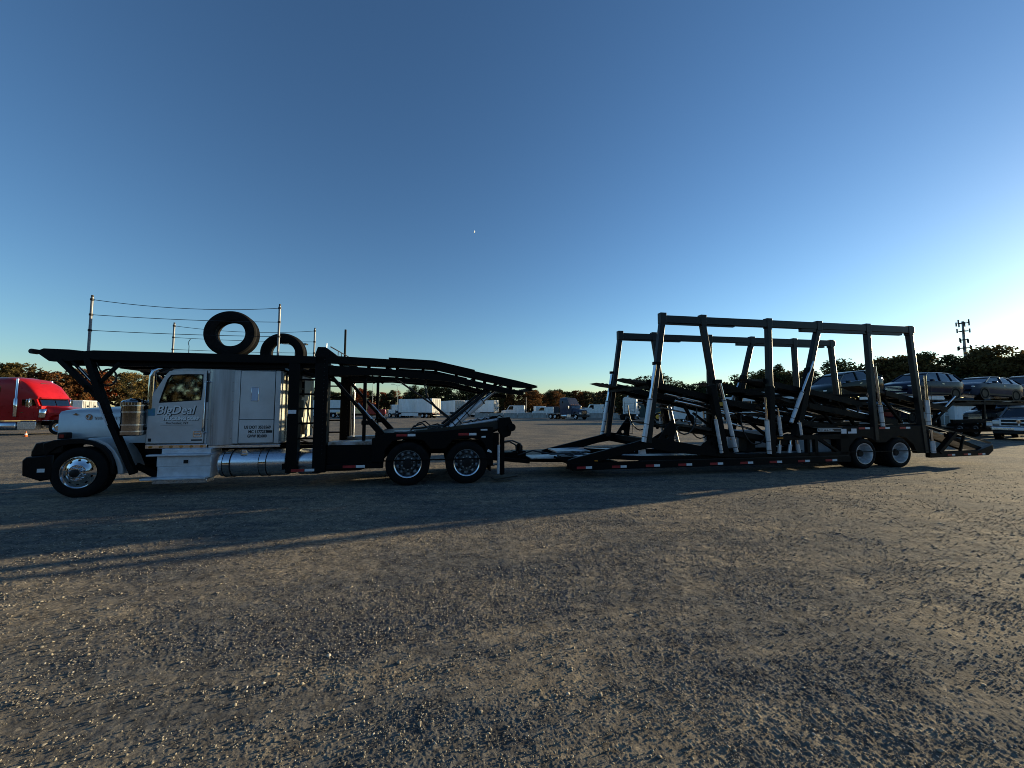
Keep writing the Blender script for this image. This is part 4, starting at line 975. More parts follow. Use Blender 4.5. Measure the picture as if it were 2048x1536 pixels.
for s,z in ((16.8,1.9),(18.2,1.66),(19.8,1.42),(13.6,1.22),(15.2,.98)): m.box(s,s+.08,.12,W-.12,z-.06,z+.0)
m.build('deck_crossmember','black_frame',TR)

# ================================================================== other vehicles on the lot
def rigpt(s, d, z=0):
    return (ORG[0]+s*math.cos(TH)-d*math.sin(TH), ORG[1]+s*math.sin(TH)+d*math.cos(TH), z)
def simple_wheel(parent, x, y, z, r, w, rim='rim_paint', n=28, rk=.58, out=1, rimname='rim'):
    """x forward, y sideways; out=+1 means the outer face looks to +y"""
    t = MB().lathe([(r*rk,w*.5-.02),(r*.8,w*.5),(r*.95,w*.48),(r,w*.38),(r,-w*.38),(r*.95,-w*.48),(r*rk,-w*.5)],(x,y,z),n=n,sgn=out).build('wheel','rubber',parent,smooth=40)
    MB().lathe([(r*rk,w*.5-.02),(r*rk*.93,w*.5-.03),(r*rk*.8,w*.5-.09),(r*.25,w*.5-.06),(r*.2,w*.5-.02),(0,w*.5-.02)],(x,y,z),n=n,sgn=out).build(rimname,rim,t,smooth=40)
    return t
def tractor(label, loc, rz, paint, sleeper=1.7, roof=3.95, hood_l=2.0, flat=False, dark_roof=False, skirt=True, group=None, rear_ladder=False, name='semi_truck', chrome_stack=True):
    t = thing(name, label, 'truck', loc, rz, group)
    xe = -1.35-sleeper; hw = 1.17
    # lower cab
    MB().loft([[(x,y,z) for x,z in [(.02*k,.98),(.03*k,1.9),(0,1.98),(xe,1.98),(xe,.98)]] for k,y in ((0,-hw),(1,-hw+.02),(1,0),(1,hw-.02),(0,hw))]).build('cab',paint,t,bevel=.03)
    # upper cab and raised roof, rounded towards the sides
    secs = []
    for y,ins,dz in ((-hw,.0,.55),(-hw+.05,.04,.25),(-.85,.1,.06),(-.4,.12,0),(.4,.12,0),(.85,.1,.06),(hw-.05,.04,.25),(hw,.0,.55)):
        z2 = roof-dz
        pr = [(-.12,1.97),(-.30,2.44),(-.22+ins,2.50),(-.25+ins,2.62),(-.75,min(z2,3.05+.45*(1-dz))),(-1.30,min(z2,3.55+.3*(1-dz))),(-1.9,z2),(xe+.25,z2),(xe,z2-.12),(xe,1.97)]
        if flat: pr = [(-.12,1.97),(-.34,2.50),(-.34,2.52),(-.36,2.56),(-.6,min(z2,2.9)),(-.9,min(z2,3.3)),(-1.25,min(z2,roof-.1)),(xe+.2,z2),(xe,z2-.05),(xe,1.97)]
        secs.append([(a,y,b) for a,b in pr])
    MB().loft(secs).build('raised_roof',paint,t,smooth=50)
    w = MB().loft([[(-.075,y,2.0),(-.255,y,2.49),(-.225,y,2.49),(-.045,y,2.0)] for y in (-1.04,-.03)]).loft([[(-.075,y,2.0),(-.255,y,2.49),(-.225,y,2.49),(-.045,y,2.0)] for y in (.03,1.04)])
    w.build('windshield','car_glass',t,smooth=0)
    MB().prism([(-.24,2.50),(-.06,2.50),(-.06,2.54),(-.25,2.62)],-1.1,1.1).build('sun_visor',paint,t,bevel=.01)
    for y in (-1,1):
        d = MB().box(-1.2,-.15,y*hw-.012 if y<0 else y*hw,y*hw if y<0 else y*hw+.012,1.02,1.95).build('door',paint,t,bevel=.01)
        MB().prism([(-1.1,2.0),(-1.1,2.42),(-.45,2.42),(-.28,2.0)],y*(hw+.006)-.006,y*(hw+.006)+.006).build('side_window','car_glass',d,smooth=0)
        MB().box(-1.12,-.98,y*(hw+.02)-.01,y*(hw+.02)+.01,1.5,1.55).build('handle','chrome',d)
        MB().box(xe+.7,xe+1.0,y*(hw+.004)-.005,y*(hw+.004)+.005,2.9,3.3).build('sleeper_window','car_glass',t,smooth=0)
        mr = MB().box(-.52,-.34,y*(hw+.33)-.12,y*(hw+.33)+.12,1.90,2.45).build('mirror','chrome',t,bevel=.03)
        MB().tube([(-.4,y*hw,2.48),(-.42,y*(hw+.33),2.48),(-.42,y*(hw+.33),1.85),(-.4,y*hw,1.86)],.015,6).build('mirror_arm','rod_chrome',mr)
        if chrome_stack:
            st = MB().lathe([(.08,0),(.11,.03),(.11,1.2),(.07,1.25),(.065,2.55),(.06,2.6)],(-1.42,y*(hw+.02),1.25),axis='z',n=16).build('exhaust_stack','chrome',t,smooth=50)
            ac = MB().lathe([(0,0),(.17,.0),(.2,.03),(.2,.55),(.15,.6),(0,.6)],(.12,y*(hw-.02),1.18),axis='z',n=18).build('air_cleaner','chrome',t,smooth=50)
        tk = MB().lathe([(0,0),(.26,.02),(.3,.06),(.3,1.5),(.26,1.54),(0,1.56)],(-2.9,y*.95,.62),axis='x',n=22).build('fuel_tank','brushed_aluminium',t,smooth=50)
        MB().box(-1.25,-.2,y*1.0-.2,y*1.0+.2,.36,.9).build('step_box','brushed_aluminium',t,bevel=.02)
        fe = [(.45,1.0),(.5,1.2),(.8,1.36),(1.2,1.36),(1.5,1.2),(1.65,.95),(1.9,.95),(1.92,1.3),(1.5,1.5),(.4,1.5),(.2,1.0)]
        MB().prism(fe,y*1.0-.17,y*1.0+.17).build('front_fender',paint,t,bevel=.02)
        MB().box(hood_l-.08,hood_l+.03,y*.9-.2,y*.9+.2,1.0,1.25).build('headlight','lamp_lens',t,bevel=.03)
        simple_wheel(t,.98,y*1.02,.5,.5,.3,'chrome',out=y)
        for x in (xe-1.4,xe-2.7): simple_wheel(t,x,y*.92,.5,.5,.6,'rim_paint',out=y)
        MB().box(xe-3.3,xe-3.25,y*.92-.3,y*.92+.3,.25,.95).build('mud_flap','rubber',t)
    MB().loft([[(x,-w_,1.0),(x,-w_,z-.22),(x,-w_*.8,z),(x,0,z+.03),(x,w_*.8,z),(x,w_,z-.22),(x,w_,1.0)] for x,w_,z in ((-.05,1.0,1.97),(.6,.95,1.90),(1.5,.85,1.78),(hood_l-.06,.80,1.70),(hood_l,.74,1.62))]).build('hood',paint,t,smooth=45)
    g = MB().box(hood_l,hood_l+.035,-.55,.55,.82,1.60).build('grille','hub_black',t,bevel=.02)
    m = MB()
    for k in range(6): m.box(hood_l+.03,hood_l+.045,-.52,.52,.88+k*.12,.91+k*.12)
    m.build('grille_bar','chrome',g)
    MB().box(hood_l-.25,hood_l+.12,-1.2,1.2,.40,.80).build('bumper','chrome' if chrome_stack else 'hub_black',t,bevel=.05)
    MB().box(xe-3.3,hood_l-.3,-.45,.45,.62,.90).build('chassis','black_frame',t)
    MB().box(xe-2.5,xe-1.5,-.45,.45,1.08,1.16).build('fifth_wheel','hub_black',t)
    if rear_ladder:
        m = MB().box(xe-.03,xe,-.9,-.86,1.2,3.2).box(xe-.03,xe,.86,.9,1.2,3.2)
        for k in range(4): m.box(xe-.03,xe,-.86,.86,1.4+k*.5,1.43+k*.5)
        m.bar((xe-.02,-.8,1.2),(xe-.02,0,1.8),.03,.03).bar((xe-.02,.8,1.2),(xe-.02,0,1.8),.03,.03); m.build('rear_rack','hub_black',t)
    for k in range(5): MB().box(-.35,-.27,-.9+k*.42,-.78+k*.42,2.62,2.68).build('roof_light','amber_lens',t)
    return t
rt = tractor('bright red sleeper truck with chrome stack parked behind the silver hood', rigpt(-19.9,24.4), TH, 'red_paint', sleeper=2.0, roof=3.98)
MB().box(-1.35,-.85,-.3,.3,3.55,3.6).build('skylight','car_glass',rt,smooth=0)
m = MB().prism([(-1.2,3.42),(-.9,3.12),(-.88,3.16),(-1.18,3.46)],-.55,.35); m.build('roof_window','hub_black',rt,smooth=0)
tractor('dark blue-grey aero sleeper truck facing the lot by the barriers', (11.6,69.5,0), R(-57), 'slate_paint', sleeper=1.9, roof=4.0, chrome_stack=False, flat=True)
tractor('white sleeper truck seen from behind, black frame on its rear wall', (22.4,72.0,0), R(66), 'white_paint', sleeper=1.9, roof=4.1, flat=True, rear_ladder=True, chrome_stack=False)
tractor('dark tractor parked in shade between the blue-grey and white sleeper trucks', (22.6,90,0), R(-110), 'charcoal_paint', sleeper=1.2, roof=3.3, chrome_stack=False, flat=True)

def box_trailer(label, loc, rz, L_=14.6, h=4.1, zb=1.15, paint='trailer_white', group='white box trailers at the far side of the lot', cab=False):
    """x forward; rear doors at x=0"""
    t = thing('box_trailer', label, 'trailer', loc, rz, group)
    MB().box(.02,L_,-1.3,1.3,zb,h).build('body',paint,t,bevel=.03)
    for y in (-1,1):
        m = MB()
        for k in range(int(L_/1.22)): m.box(.4+k*1.22,.43+k*1.22,y*1.3-.012,y*1.3+.012,zb+.1,h-.1)
        m.build('side_rib',paint,t)
        d = MB().box(-.03,.02,.02 if y>0 else -1.27,1.27 if y>0 else -.02,zb+.06,h-.08).build('rear_door','shaded_door_white',t,bevel=.01)
        m = MB().tube([(-.05,y*.35,zb+.1),(-.05,y*.35,h-.12)],.02,6).tube([(-.05,y*.95,zb+.1),(-.05,y*.95,h-.12)],.02,6); m.build('lock_bar','galvanised',d)
        MB().box(-.05,-.03,y*.6-.15,y*.6+.15,2.0,2.2).build('door_placard','hub_black',d)
        for x in (1.6,2.9): simple_wheel(t,x,y*1.0,.5,.5,.55,out=y,n=20)
        MB().box(L_-2.6,L_-2.45,y*.9-.06,y*.9+.06,.1,zb).build('landing_leg','galvanised',t)
        MB().box(-.02,.0,y*.9-.1,y*.9+.1,.9,1.05).build('tail_light','red_lens',t)
        MB().box(4.2,9.6,y*1.2-.02,y*1.2+.02,.42,1.08).build('side_skirt','trailer_white',t)
    MB().box(.2,L_,-.9,.9,zb-.25,zb).build('trailer_frame','hub_black',t)
    MB().box(-.03,.03,-1.0,1.0,.5,.6).build('underride_bar','galvanised',t)
    if cab:
        MB().box(L_+.4,L_+2.6,-1.2,1.2,.9,2.9).build('tractor_cab','white_paint',t,bevel=.15)
        MB().box(L_+2.2,L_+3.9,-1.0,1.0,.7,1.8).build('tractor_hood','white_paint',t,bevel=.15)
        MB().box(L_+2.61,L_+2.63,-1.05,1.05,1.9,2.6).build('tractor_windshield','car_glass',t,smooth=0)
        MB().box(L_-1,L_+3.6,-.4,.4,.6,.9).build('tractor_frame','hub_black',t)
        for y in (-1,1):
            for x in (L_-.4,L_+.9,L_+3.2): simple_wheel(t,x,y*1.0,.5,.5,.4,out=y,n=20)
    return t
box_trailer('long white box trailer with blank shaded side, tractor still hitched on its left', (-16.0,81.5,0), R(146), cab=True, L_=10.5)
box_trailer('narrow end-on white box trailer just right of the long blank one', (-13.0,96,0), R(118), L_=13)
box_trailer('white box trailer with rear doors in the middle of the far row', (-10.2,98,0), R(116), L_=13)
box_trailer('rightmost white box trailer of the far row, beside the barriers', (-3.9,96,0), R(152), L_=12)
box_trailer('white box trailer with sunlit end left of the red and cream tow truck', (-36.5,86,0), R(168), L_=9, h=3.9)
box_trailer('white box trailer half hidden behind the trailer frame and yellow loader', (62,84,0), R(172), L_=15)
box_trailer('white box trailer behind the second tilted runway of the carrier', (46,58,0), R(176), L_=11, h=4.4)
box_trailer('white box trailer seen low between the carrier wheels and loaded hauler', (60,54,0), R(170), L_=9, h=3.6, paint='white_paint')
box_trailer('white trailer roof just showing past the leaning front leg, left', (-47,43,0), R(-160), L_=8, h=2.75)

# ---- red and cream tow truck
t = thing('tow_truck','red cabbed tow truck with long cream bed, lit by the sun','truck',(-29.2,74.5,0),R(14))
MB().box(-4.2,1.2,-1.25,1.25,1.05,1.35).build('bed','cream_paint',t,bevel=.03)
MB().box(-3.6,.9,-1.15,1.15,1.35,2.05).build('bed_body','cream_paint',t,bevel=.05)
MB().prism([(-3.8,2.05),(-1.2,2.6),(-1.0,2.5),(-3.4,1.9)],-.2,.2).build('boom','galvanised',t)
MB().box(1.3,3.0,-1.15,1.15,.85,2.95).build('cab','dark_red_paint',t,bevel=.12)
MB().box(3.0,4.6,-.95,.95,.75,1.85).build('hood','dark_red_paint',t,bevel=.12)
MB().box(3.0,3.02,-1.0,1.0,1.95,2.7).build('windshield','car_glass',t,smooth=0)
MB().box(1.8,2.8,-1.17,1.17,1.95,2.65).build('side_window','car_glass',t,smooth=0)
MB().box(1.5,2.6,-.8,.8,2.95,3.1).build('light_bar','amber_lens',t,bevel=.02)
MB().box(4.6,4.68,-1.1,1.1,.5,.9).build('bumper','chrome',t,bevel=.02)
MB().box(-4.0,4.4,-.5,.5,.6,1.0).build('chassis','hub_black',t)
for y in (-1,1):
    for x in (-2.9,-1.6,3.7): simple_wheel(t,x,y*1.05,.5,.5,.4,'cream_paint',out=y,n=20)
    MB().tube([(1.2,y*1.1,1.2),(1.2,y*1.1,3.4)],.07,10).build('stack','chrome',t)
# ---- service vehicles behind the barriers
def van(label, loc, rz, L_=5.4, h=2.6, paint='white_paint', hood=1.3, group='white work trucks behind the barriers', name='service_truck', body_h=None):
    t = thing(name, label, 'truck', loc, rz, group)
    MB().prism([(0,.45),(0,h),(L_-hood-.9,h),(L_-hood-.1,h*.58),(L_,h*.52),(L_,.45)],-.95,.95).build('body',paint,t,bevel=.08)
    MB().prism([(L_-hood-.86,h-.12),(L_-hood-.12,h*.6),(L_-hood-.08,h*.6),(L_-hood-.82,h-.12)],-.85,.85).build('windshield','car_glass',t,smooth=0)
    for y in (-1,1):
        MB().prism([(L_-hood-1.9,h*.62),(L_-hood-1.9,h-.18),(L_-hood-1.0,h-.18),(L_-hood-.35,h*.62)],y*.955-.006,y*.955+.006).build('side_window','car_glass',t,smooth=0)
        for x in (.95,L_-.95): simple_wheel(t,x,y*.82,.38,.38,.26,out=y,n=18)
        MB().box(L_-.02,L_+.03,y*.7-.14,y*.7+.14,.85,1.05).build('headlight','lamp_lens',t)
    MB().box(L_-.05,L_+.12,-.95,.95,.4,.62).build('bumper','hub_black',t,bevel=.03)
    return t
van('white work truck leftmost behind the concrete barriers', (3.4,104,0), R(170), L_=6.2, h=2.9)
van('white work truck behind the barrier that carries a white rail', (6.0,102,0), R(15), L_=5.0, h=2.7)
van('white pickup truck standing alone to the right behind the barriers', (10.9,101,0), R(172), L_=5.6, h=2.5)
van('dark van parked under the trees left of the blue-grey sleeper truck', (13.5,112,0), R(178), L_=5.5, h=2.7, paint='charcoal_paint', group='vans near the trees', name='parked_van')
van('pale van partly hidden right of the blue-grey sleeper truck', (21.5,104,0), R(175), L_=5.2, h=2.3, group='vans near the trees', name='parked_van')
van('pale camper van among the trucks right of the blue-grey sleeper truck', (27,112,0), R(175), L_=6.5, h=3.3, group='vans near the trees', name='parked_van')
van('dark truck in the gap between tow truck and long white trailer', (-28.2,92,0), R(-60), L_=6, h=2.9, paint='charcoal_paint', group='vans near the trees', name='parked_van')
van('cream van in the gap between tow truck and long white trailer', (-25.6,94,0), R(-70), L_=5.2, h=2.6, paint='cream_paint', group='vans near the trees', name='parked_van')
van('yellow box truck peeking out between red truck and leaning front leg', (-46.5,36.5,0), R(-40), L_=5.5, h=2.65, paint='cream_paint', group='vans near the trees', name='parked_van')
# ---- coach bus behind the trailer
t = thing('coach_bus','white coach bus with big round wheel arches behind the empty trailer','bus',(24.0,55.0,0),R(172))
MB().prism([(-11.0,.4),(-11.0,3.3),(-10.8,3.45),(.3,3.45),(.9,3.1),(1.25,1.6),(1.25,.4)],-1.28,1.28).build('body','white_paint',t,bevel=.1)
for y in (-1,1):
    for k in range(7): MB().box(-10.4+k*1.5,-9.0+k*1.5,y*1.285-.008,y*1.285+.008,1.9,2.9).build('window','car_glass',t,smooth=0)
    for x in (-.9,-7.2,-8.5):
        MB().lathe([(.62,-.012),(.62,.012),(0,.012)],(x,y*1.284,.5),n=24,sgn=y).build('wheel_arch','hub_black',t)
        simple_wheel(t,x,y*1.17,.5,.5,.3,'chrome',out=y,n=24)
    MB().box(1.2,1.3,y*.85-.2,y*.85+.2,.75,1.0).build('headlight','lamp_lens',t,bevel=.04)
MB().prism([(.42,3.0),(.86,3.05),(1.2,1.7),(1.26,1.7),(.93,3.08)],-1.1,1.1).build('windshield','car_glass',t,smooth=0)
MB().box(1.2,1.32,-1.2,1.2,.35,.65).build('bumper','white_paint',t,bevel=.04)
# ---- yellow wheel loader
t = thing('wheel_loader','small yellow wheel loader glimpsed between the trailer posts','loader',(24.6,62,0),R(150))
MB().prism([(-2.2,.8),(-2.2,1.7),(-.6,1.9),(.6,1.5),(.6,.8)],-.8,.8).build('body','yellow_paint',t,bevel=.08)
MB().box(-.7,.5,-.65,.65,1.6,2.9).build('cab','yellow_paint',t,bevel=.08)
MB().box(-.6,.52,-.67,.67,1.9,2.75).build('cab_glass','car_glass',t,smooth=0)
MB().prism([(.6,1.1),(1.8,.7),(2.0,.9),(.7,1.4)],-.5,.5).build('loader_arm','yellow_paint',t)
MB().prism([(1.8,.1),(1.8,1.1),(2.1,1.1),(2.7,.15)],-1.1,1.1).build('bucket','hub_black',t)
for y in (-1,1):
    for x in (-1.5,.9): simple_wheel(t,x,y*.95,.62,.62,.45,'yellow_paint',out=y,n=20)
# ---- lowboy behind the white sleeper truck
t = thing('lowboy_trailer','low dark flat trailer standing right of the white sleeper truck','trailer',(25.5,71,0),R(6))
MB().box(-.5,5.5,-1.2,1.2,.75,1.0).build('deck','hub_black',t)
MB().prism([(.2,1.0),(2.6,1.35),(3.6,1.2),(3.6,1.0)],-.9,.9).build('load','dark_red_paint',t)
for y in (-1,1):
    for x in (3.2,4.4): simple_wheel(t,x,y*1.0,.45,.45,.4,out=y,n=18)
# ---- container, sheds
def crate(name, label, cat, loc, rz, L_, w, h, mt, group=None, roofm=None):
    t = thing(name, label, cat, loc, rz, group)
    MB().box(0,L_,-w/2,w/2,.12,h).build('shell',mt,t,bevel=.02)
    m = MB()
    for y in (-1,1):
        for k in range(int(L_/.35)): m.box(.12+k*.35,.27+k*.35,y*w/2-.03,y*w/2+.03,.25,h-.15)
    m.build('corrugation',mt,t,stuff=True)
    for x in (0,L_-.15):
        for y in (-1,1): MB().box(x,x+.15,y*w/2-.08,y*w/2+.05,0,h+.03).build('corner_post',mt,t)
    MB().box(-.03,.0,-w/2+.1,-.02,.2,h-.12).build('door_leaf',mt,t); MB().box(-.03,.0,.02,w/2-.1,.2,h-.12).build('door_leaf',mt,t)
    return t
crate('shipping_container','dark blue steel container seen past the truck ladder','container',(-46,88,0),R(4),6,2.4,2.5,'blue_steel')
crate('shipping_container','dark green container behind the white sleeper truck','container',(27,84,0),R(-8),9,2.5,3.2,'green_roof')
def shed(label, loc, rz, L_, w, h, hr, mt, wins):
    t = thing('shed', label, 'shed', loc, rz)
    MB().box(0,L_,-w/2,w/2,0,h).build('wall',mt,t)
    MB().prism([(-w/2-.2,h),(0,h+hr),(w/2+.2,h),(w/2+.2,h+.08),(0,h+hr+.1),(-w/2-.2,h+.08)],-.2,L_+.2,axis='x').build('roof','hub_black',t)
    MB().prism([(-w/2,h),(0,h+hr),(w/2,h)],0,L_,axis='x').build('gable',mt,t)
    for x0,x1,z0,z1 in wins:
        f = MB().box(x0-.06,x1+.06,-w/2-.05,-w/2,z0-.06,z1+.06).build('window','white_paint',t); MB().box(x0,x1,-w/2-.06,-w/2-.05,z0,z1).build('pane','lit_window',f,smooth=0)
    m = MB()
    for k in range(int(L_/.9)): m.box(.2+k*.9,.28+k*.9,-w/2-.04,-w/2,0,h)
    m.build('batten','white_paint',t)
    return t
shed('long low shed with pale battens and two bright windows behind the carrier', (45,47,0), R(-4), 8.5, 3.0, 2.4, .4, 'corrugated', ((4.0,5.4,1.1,2.1),(5.7,7.4,1.1,2.1)))
shed('small white gabled shed behind the rear frame posts of the carrier', (51.0,45,0), R(-30), 3.0, 2.6, 2.2, .8, 'trailer_white', ())

# ---- cars on the neighbouring hauler
def suv(label, loc, rz, paint, pitch=0, L_=4.6, h=1.70, group='dark SUVs loaded on the neighbouring hauler', plate=True, name='sport_utility_car', sedan=False):
    t = thing(name, label, 'car', loc, rz, group); t.rotation_euler = (0, pitch, rz)
    f = L_/4.6
    def sec(x, zb, zt, w, cr=.04):
        return [(x*f,-w*.9,zb),(x*f,-w,zb+.16),(x*f,-w,zt-.28),(x*f,-w*.955,zt-.06),(x*f,-w*.8,zt),(x*f,0,zt+cr),(x*f,w*.8,zt),(x*f,w*.955,zt-.06),(x*f,w,zt-.28),(x*f,w,zb+.16),(x*f,w*.9,zb)]
    S = [sec(2.30,.42,.74,.70,.02),sec(2.26,.28,.86,.80),sec(2.05,.22,.95,.90),sec(1.6,.22,1.06,.93),(sec(1.0,.22,1.12,.94)),sec(.4,.22,1.14,.94,.0),sec(-.9,.22,1.15,.94,0),sec(-1.7,.22,1.17,.93,0),sec(-2.1,.25,1.18,.90,0),sec(-2.25,.34,1.14,.84,0),sec(-2.30,.5,.95,.76,0)]
    MB().loft(S).build('body',paint,t,smooth=42)
    zr = h-.06
    def gs(x, z, w): return [(x*f,-w,z),(x*f,w,z)]
    gl = MB()
    P_ = [(1.22,1.10,.84),(.50,zr-.06,.66),(-.4,zr,.67),(-1.70,zr-.07,.64),(-2.20,1.22,.78)]
    B_ = [(1.2,1.09,.86),(.5,1.12,.885),(-.4,1.14,.885),(-1.70,1.15,.87),(-2.18,1.16,.80)]
    secs = []
    for (x,z,w),(xb,zb,wb) in zip(P_,B_): secs.append([(x*f,-w,z),(x*f,w,z),(xb*f,wb,zb-.03),(xb*f,-wb,zb-.03)])
    gl.loft(secs).build('windows','car_glass',t,smooth=0)
    R_ = [(.56,zr-.07,.64),(.3,zr-.005,.65),(-.4,zr+.03,.66),(-1.4,zr-.0,.64),(-1.95,zr-.10,.62)]
    MB().loft([[(x*f,-w,z),(x*f,-w*.9,z+.035),(x*f,0,z+.05),(x*f,w*.9,z+.035),(x*f,w,z),(x*f,w*.9,z-.03),(x*f,-w*.9,z-.03)] for x,z,w in R_]).build('roof',paint,t,smooth=50)
    for y in (-1,1):
        for (x0,z0,w0),(x1,z1,w1) in (((1.22,1.11,.87),(.52,zr-.05,.67)),((-.20,1.13,.895),(-.32,zr,.685)),((-1.20,1.14,.88),(-1.16,zr-.02,.665)),((-2.20,1.18,.80),(-1.78,zr-.08,.65))):
            MB().bar((x0*f,y*w0,z0),(x1*f,y*w1,z1),.05,.07,(0,1,0)).build('pillar',paint,t)
        MB().bar((.2*f,y*.56,zr+.03),(-1.4*f,y*.56,zr+.01),.03,.03).build('roof_rail','rod_chrome',t)
        MB().tube([(1.0*f,y*.90,1.08),(.3*f,y*.90,1.10),(-1.2*f,y*.90,1.11),(-1.9*f,y*.84,1.15)],.010,5).build('window_trim','rod_chrome',t)
        mr = MB().box(.62*f,.80*f,y*1.04-.09,y*1.04+.09,1.06,1.2).build('door_mirror',paint,t,bevel=.03)
        MB().box(1.98*f,2.27*f,y*.72-.13,y*.72+.13,.70,.80).build('headlight','lamp_lens',t,bevel=.03)
        MB().box(-2.27*f,-2.12*f,y*.74-.12,y*.74+.12,.86,1.02).build('tail_light','red_lens',t,bevel=.02)
        for x in (1.42,-1.38):
            MB().lathe([(.42,-.0),(.42,.012),(.0,.012)],(x*f,y*.932,.36),n=24,sgn=y).build('wheel_arch','hub_black',t)
            w = simple_wheel(t,x*f,y*.85,.345,.345,.22,'rim_paint',out=y,n=24,rk=.66)
        for x in (-.35,): MB().box(x*f-.1,x*f+.1,y*.945-.012,y*.945+.012,.92,.95).build('door_handle','rod_chrome',t)
        MB().bar((1.0*f,y*.935,.32),(-1.0*f,y*.935,.32),.03,.10).build('sill_trim','hub_black',t)
    g = MB().box(2.20*f,2.29*f,-.52,.52,.42,.80).build('grille','hub_black',t,bevel=.02)
    m = MB()
    for k in range(4): m.box(2.28*f,2.305*f,-.48,.48,.47+k*.085,.485+k*.085)
    m.build('grille_bar','rod_chrome',g)
    MB().box(2.26*f,2.33*f,-.7,.7,.27,.33).build('lower_trim','rod_chrome',t,bevel=.01)
    if plate:
        MB().box(2.30*f,2.325*f,-.16,.16,.44,.56).build('licence_plate','plate',t,smooth=0)
    return t
HD = TH+math.pi
for lab, s, d, z, pt, pc, hh, pl in (
    ('black SUV nose-down on the hauler, white plate on its low bumper', 31.9,10.6,2.36,'dark_green_paint',R(7),1.68,True),
    ('navy SUV with chrome roof rails, second on the hauler upper deck', 38.3,10.6,2.44,'navy_paint',R(-1),1.72,False),
    ('slate blue SUV on the hauler upper deck behind the navy one', 43.6,10.6,2.38,'slate_paint',R(-3),1.58,False),
    ('grey SUV at the picture edge on the hauler upper deck', 48.5,10.8,2.42,'grey_paint',R(0),1.75,False)):
    suv(lab, rigpt(s,d,z), HD, pt, pc, h=hh, plate=pl)
suv('dark SUV on the lower deck of the hauler, beside the grey pickup', rigpt(46.5,11.2,.62), HD, 'charcoal_paint', 0, h=1.66, group='dark SUVs loaded on the neighbouring hauler', plate=False)
suv('black SUV on the hauler lower deck in deep shade behind the rear posts', rigpt(35.5,11.2,.80), HD, 'navy_paint', R(3), h=1.66, plate=False)

# ---- the neighbouring loaded car hauler
N_ = thing('loaded_car_hauler','second car hauler at right, loaded with dark SUVs on two decks','trailer',rigpt(28.5,9.35),TH)
def nr(s): return s-28.5
for y in (.0,2.5):
    MB().prism([(nr(29.0),2.02),(nr(33.9),1.96),(nr(41),2.22),(nr(46),2.12),(nr(51),2.16),(nr(51),2.02),(nr(46),1.98),(nr(41),2.06),(nr(33.9),1.80),(nr(29.0),1.88)],y-.06,y+.06).build('deck_beam','black_frame',N_)
    yi = y+.06 if y < 1 else y-.62
    MB().prism([(nr(28.8),2.42),(nr(31),2.22),(nr(34.2),1.98),(nr(35.8),2.36),(nr(41),2.34),(nr(51),2.32),(nr(51),2.27),(nr(41),2.28),(nr(35.8),2.30),(nr(34.2),1.92),(nr(31),2.16),(nr(28.8),2.36)],yi,yi+.56).build('runway','deck_plate',N_)
    MB().prism([(nr(31),.5),(nr(36),.72),(nr(44),.55),(nr(51),.55),(nr(51),.45),(nr(44),.45),(nr(36),.6),(nr(31),.4)],yi,yi+.56).build('lower_runway','deck_plate',N_)
    MB().box(nr(33),nr(51),y-.07,y+.07,.32,.52).build('rub_rail','black_frame',N_)
    for s,lean in ((34.3,.2),(37.6,-.15),(41.3,.1),(45.6,-.1),(50,.1)):
        MB().bar((nr(s),y,.4),(nr(s)+lean,y,2.3),.12,.13,(0,1,0)).build('frame_post','black_frame',N_)
    MB().bar((nr(36.0),y-.05,.35),(nr(38.7),y-.05,2.2),.12,.20,(0,1,0)).build('ramp_arm','black_frame',N_)
    MB().tube([(nr(37.25),y-.16,1.42),(nr(38.75),y-.16,2.55)],.05,12).build('arm_cylinder','rod_chrome',N_,smooth=60)
    MB().tube([(nr(36.2),y-.1,2.05),(nr(38.2),y-.1,2.2)],.045,10).build('deck_cylinder','white_cylinder',N_,smooth=60)
    MB().tube([(nr(35.4),y,2.0),(nr(35.6),y,1.2),(nr(35.8),y,.85),(nr(36.0),y,1.3),(nr(36.0),y,1.9)],.018,6).build('hydraulic_hose','hose',N_)
    for s in (39.3,40.6): simple_wheel(N_,nr(s),1.25+(1.0 if y>1 else -1.0),.45,.45,.5,out=1 if y>1 else -1,n=24)
    MB().box(nr(38.6),nr(41.3),y-.07,y+.07,.85,1.1).build('wheel_fender','black_frame',N_)
    for s in (36.6,37.1): MB().tube([(nr(s),y,2.3),(nr(s),y,3.2)],.012,5).build('deck_stake','hose',N_)
m = MB()
for s,z in ((29.5,2.1),(31.5,2.0),(34,1.85),(36,2.1),(38,2.15),(40,2.2),(42,2.15),(44,2.1),(46,2.02),(48,2.05),(50.5,2.08)): m.box(nr(s),nr(s)+.1,0,2.5,z-.04,z+.06)
for s in (33.2,36,39,42,45,48,50.8): m.box(nr(s),nr(s)+.1,0,2.5,.36,.46)
m.build('crossmember','black_frame',N_)
MB().box(nr(34.2),nr(34.9),.2,.9,1.3,1.75).build('tool_box','dark_red_paint',N_,bevel=.02)

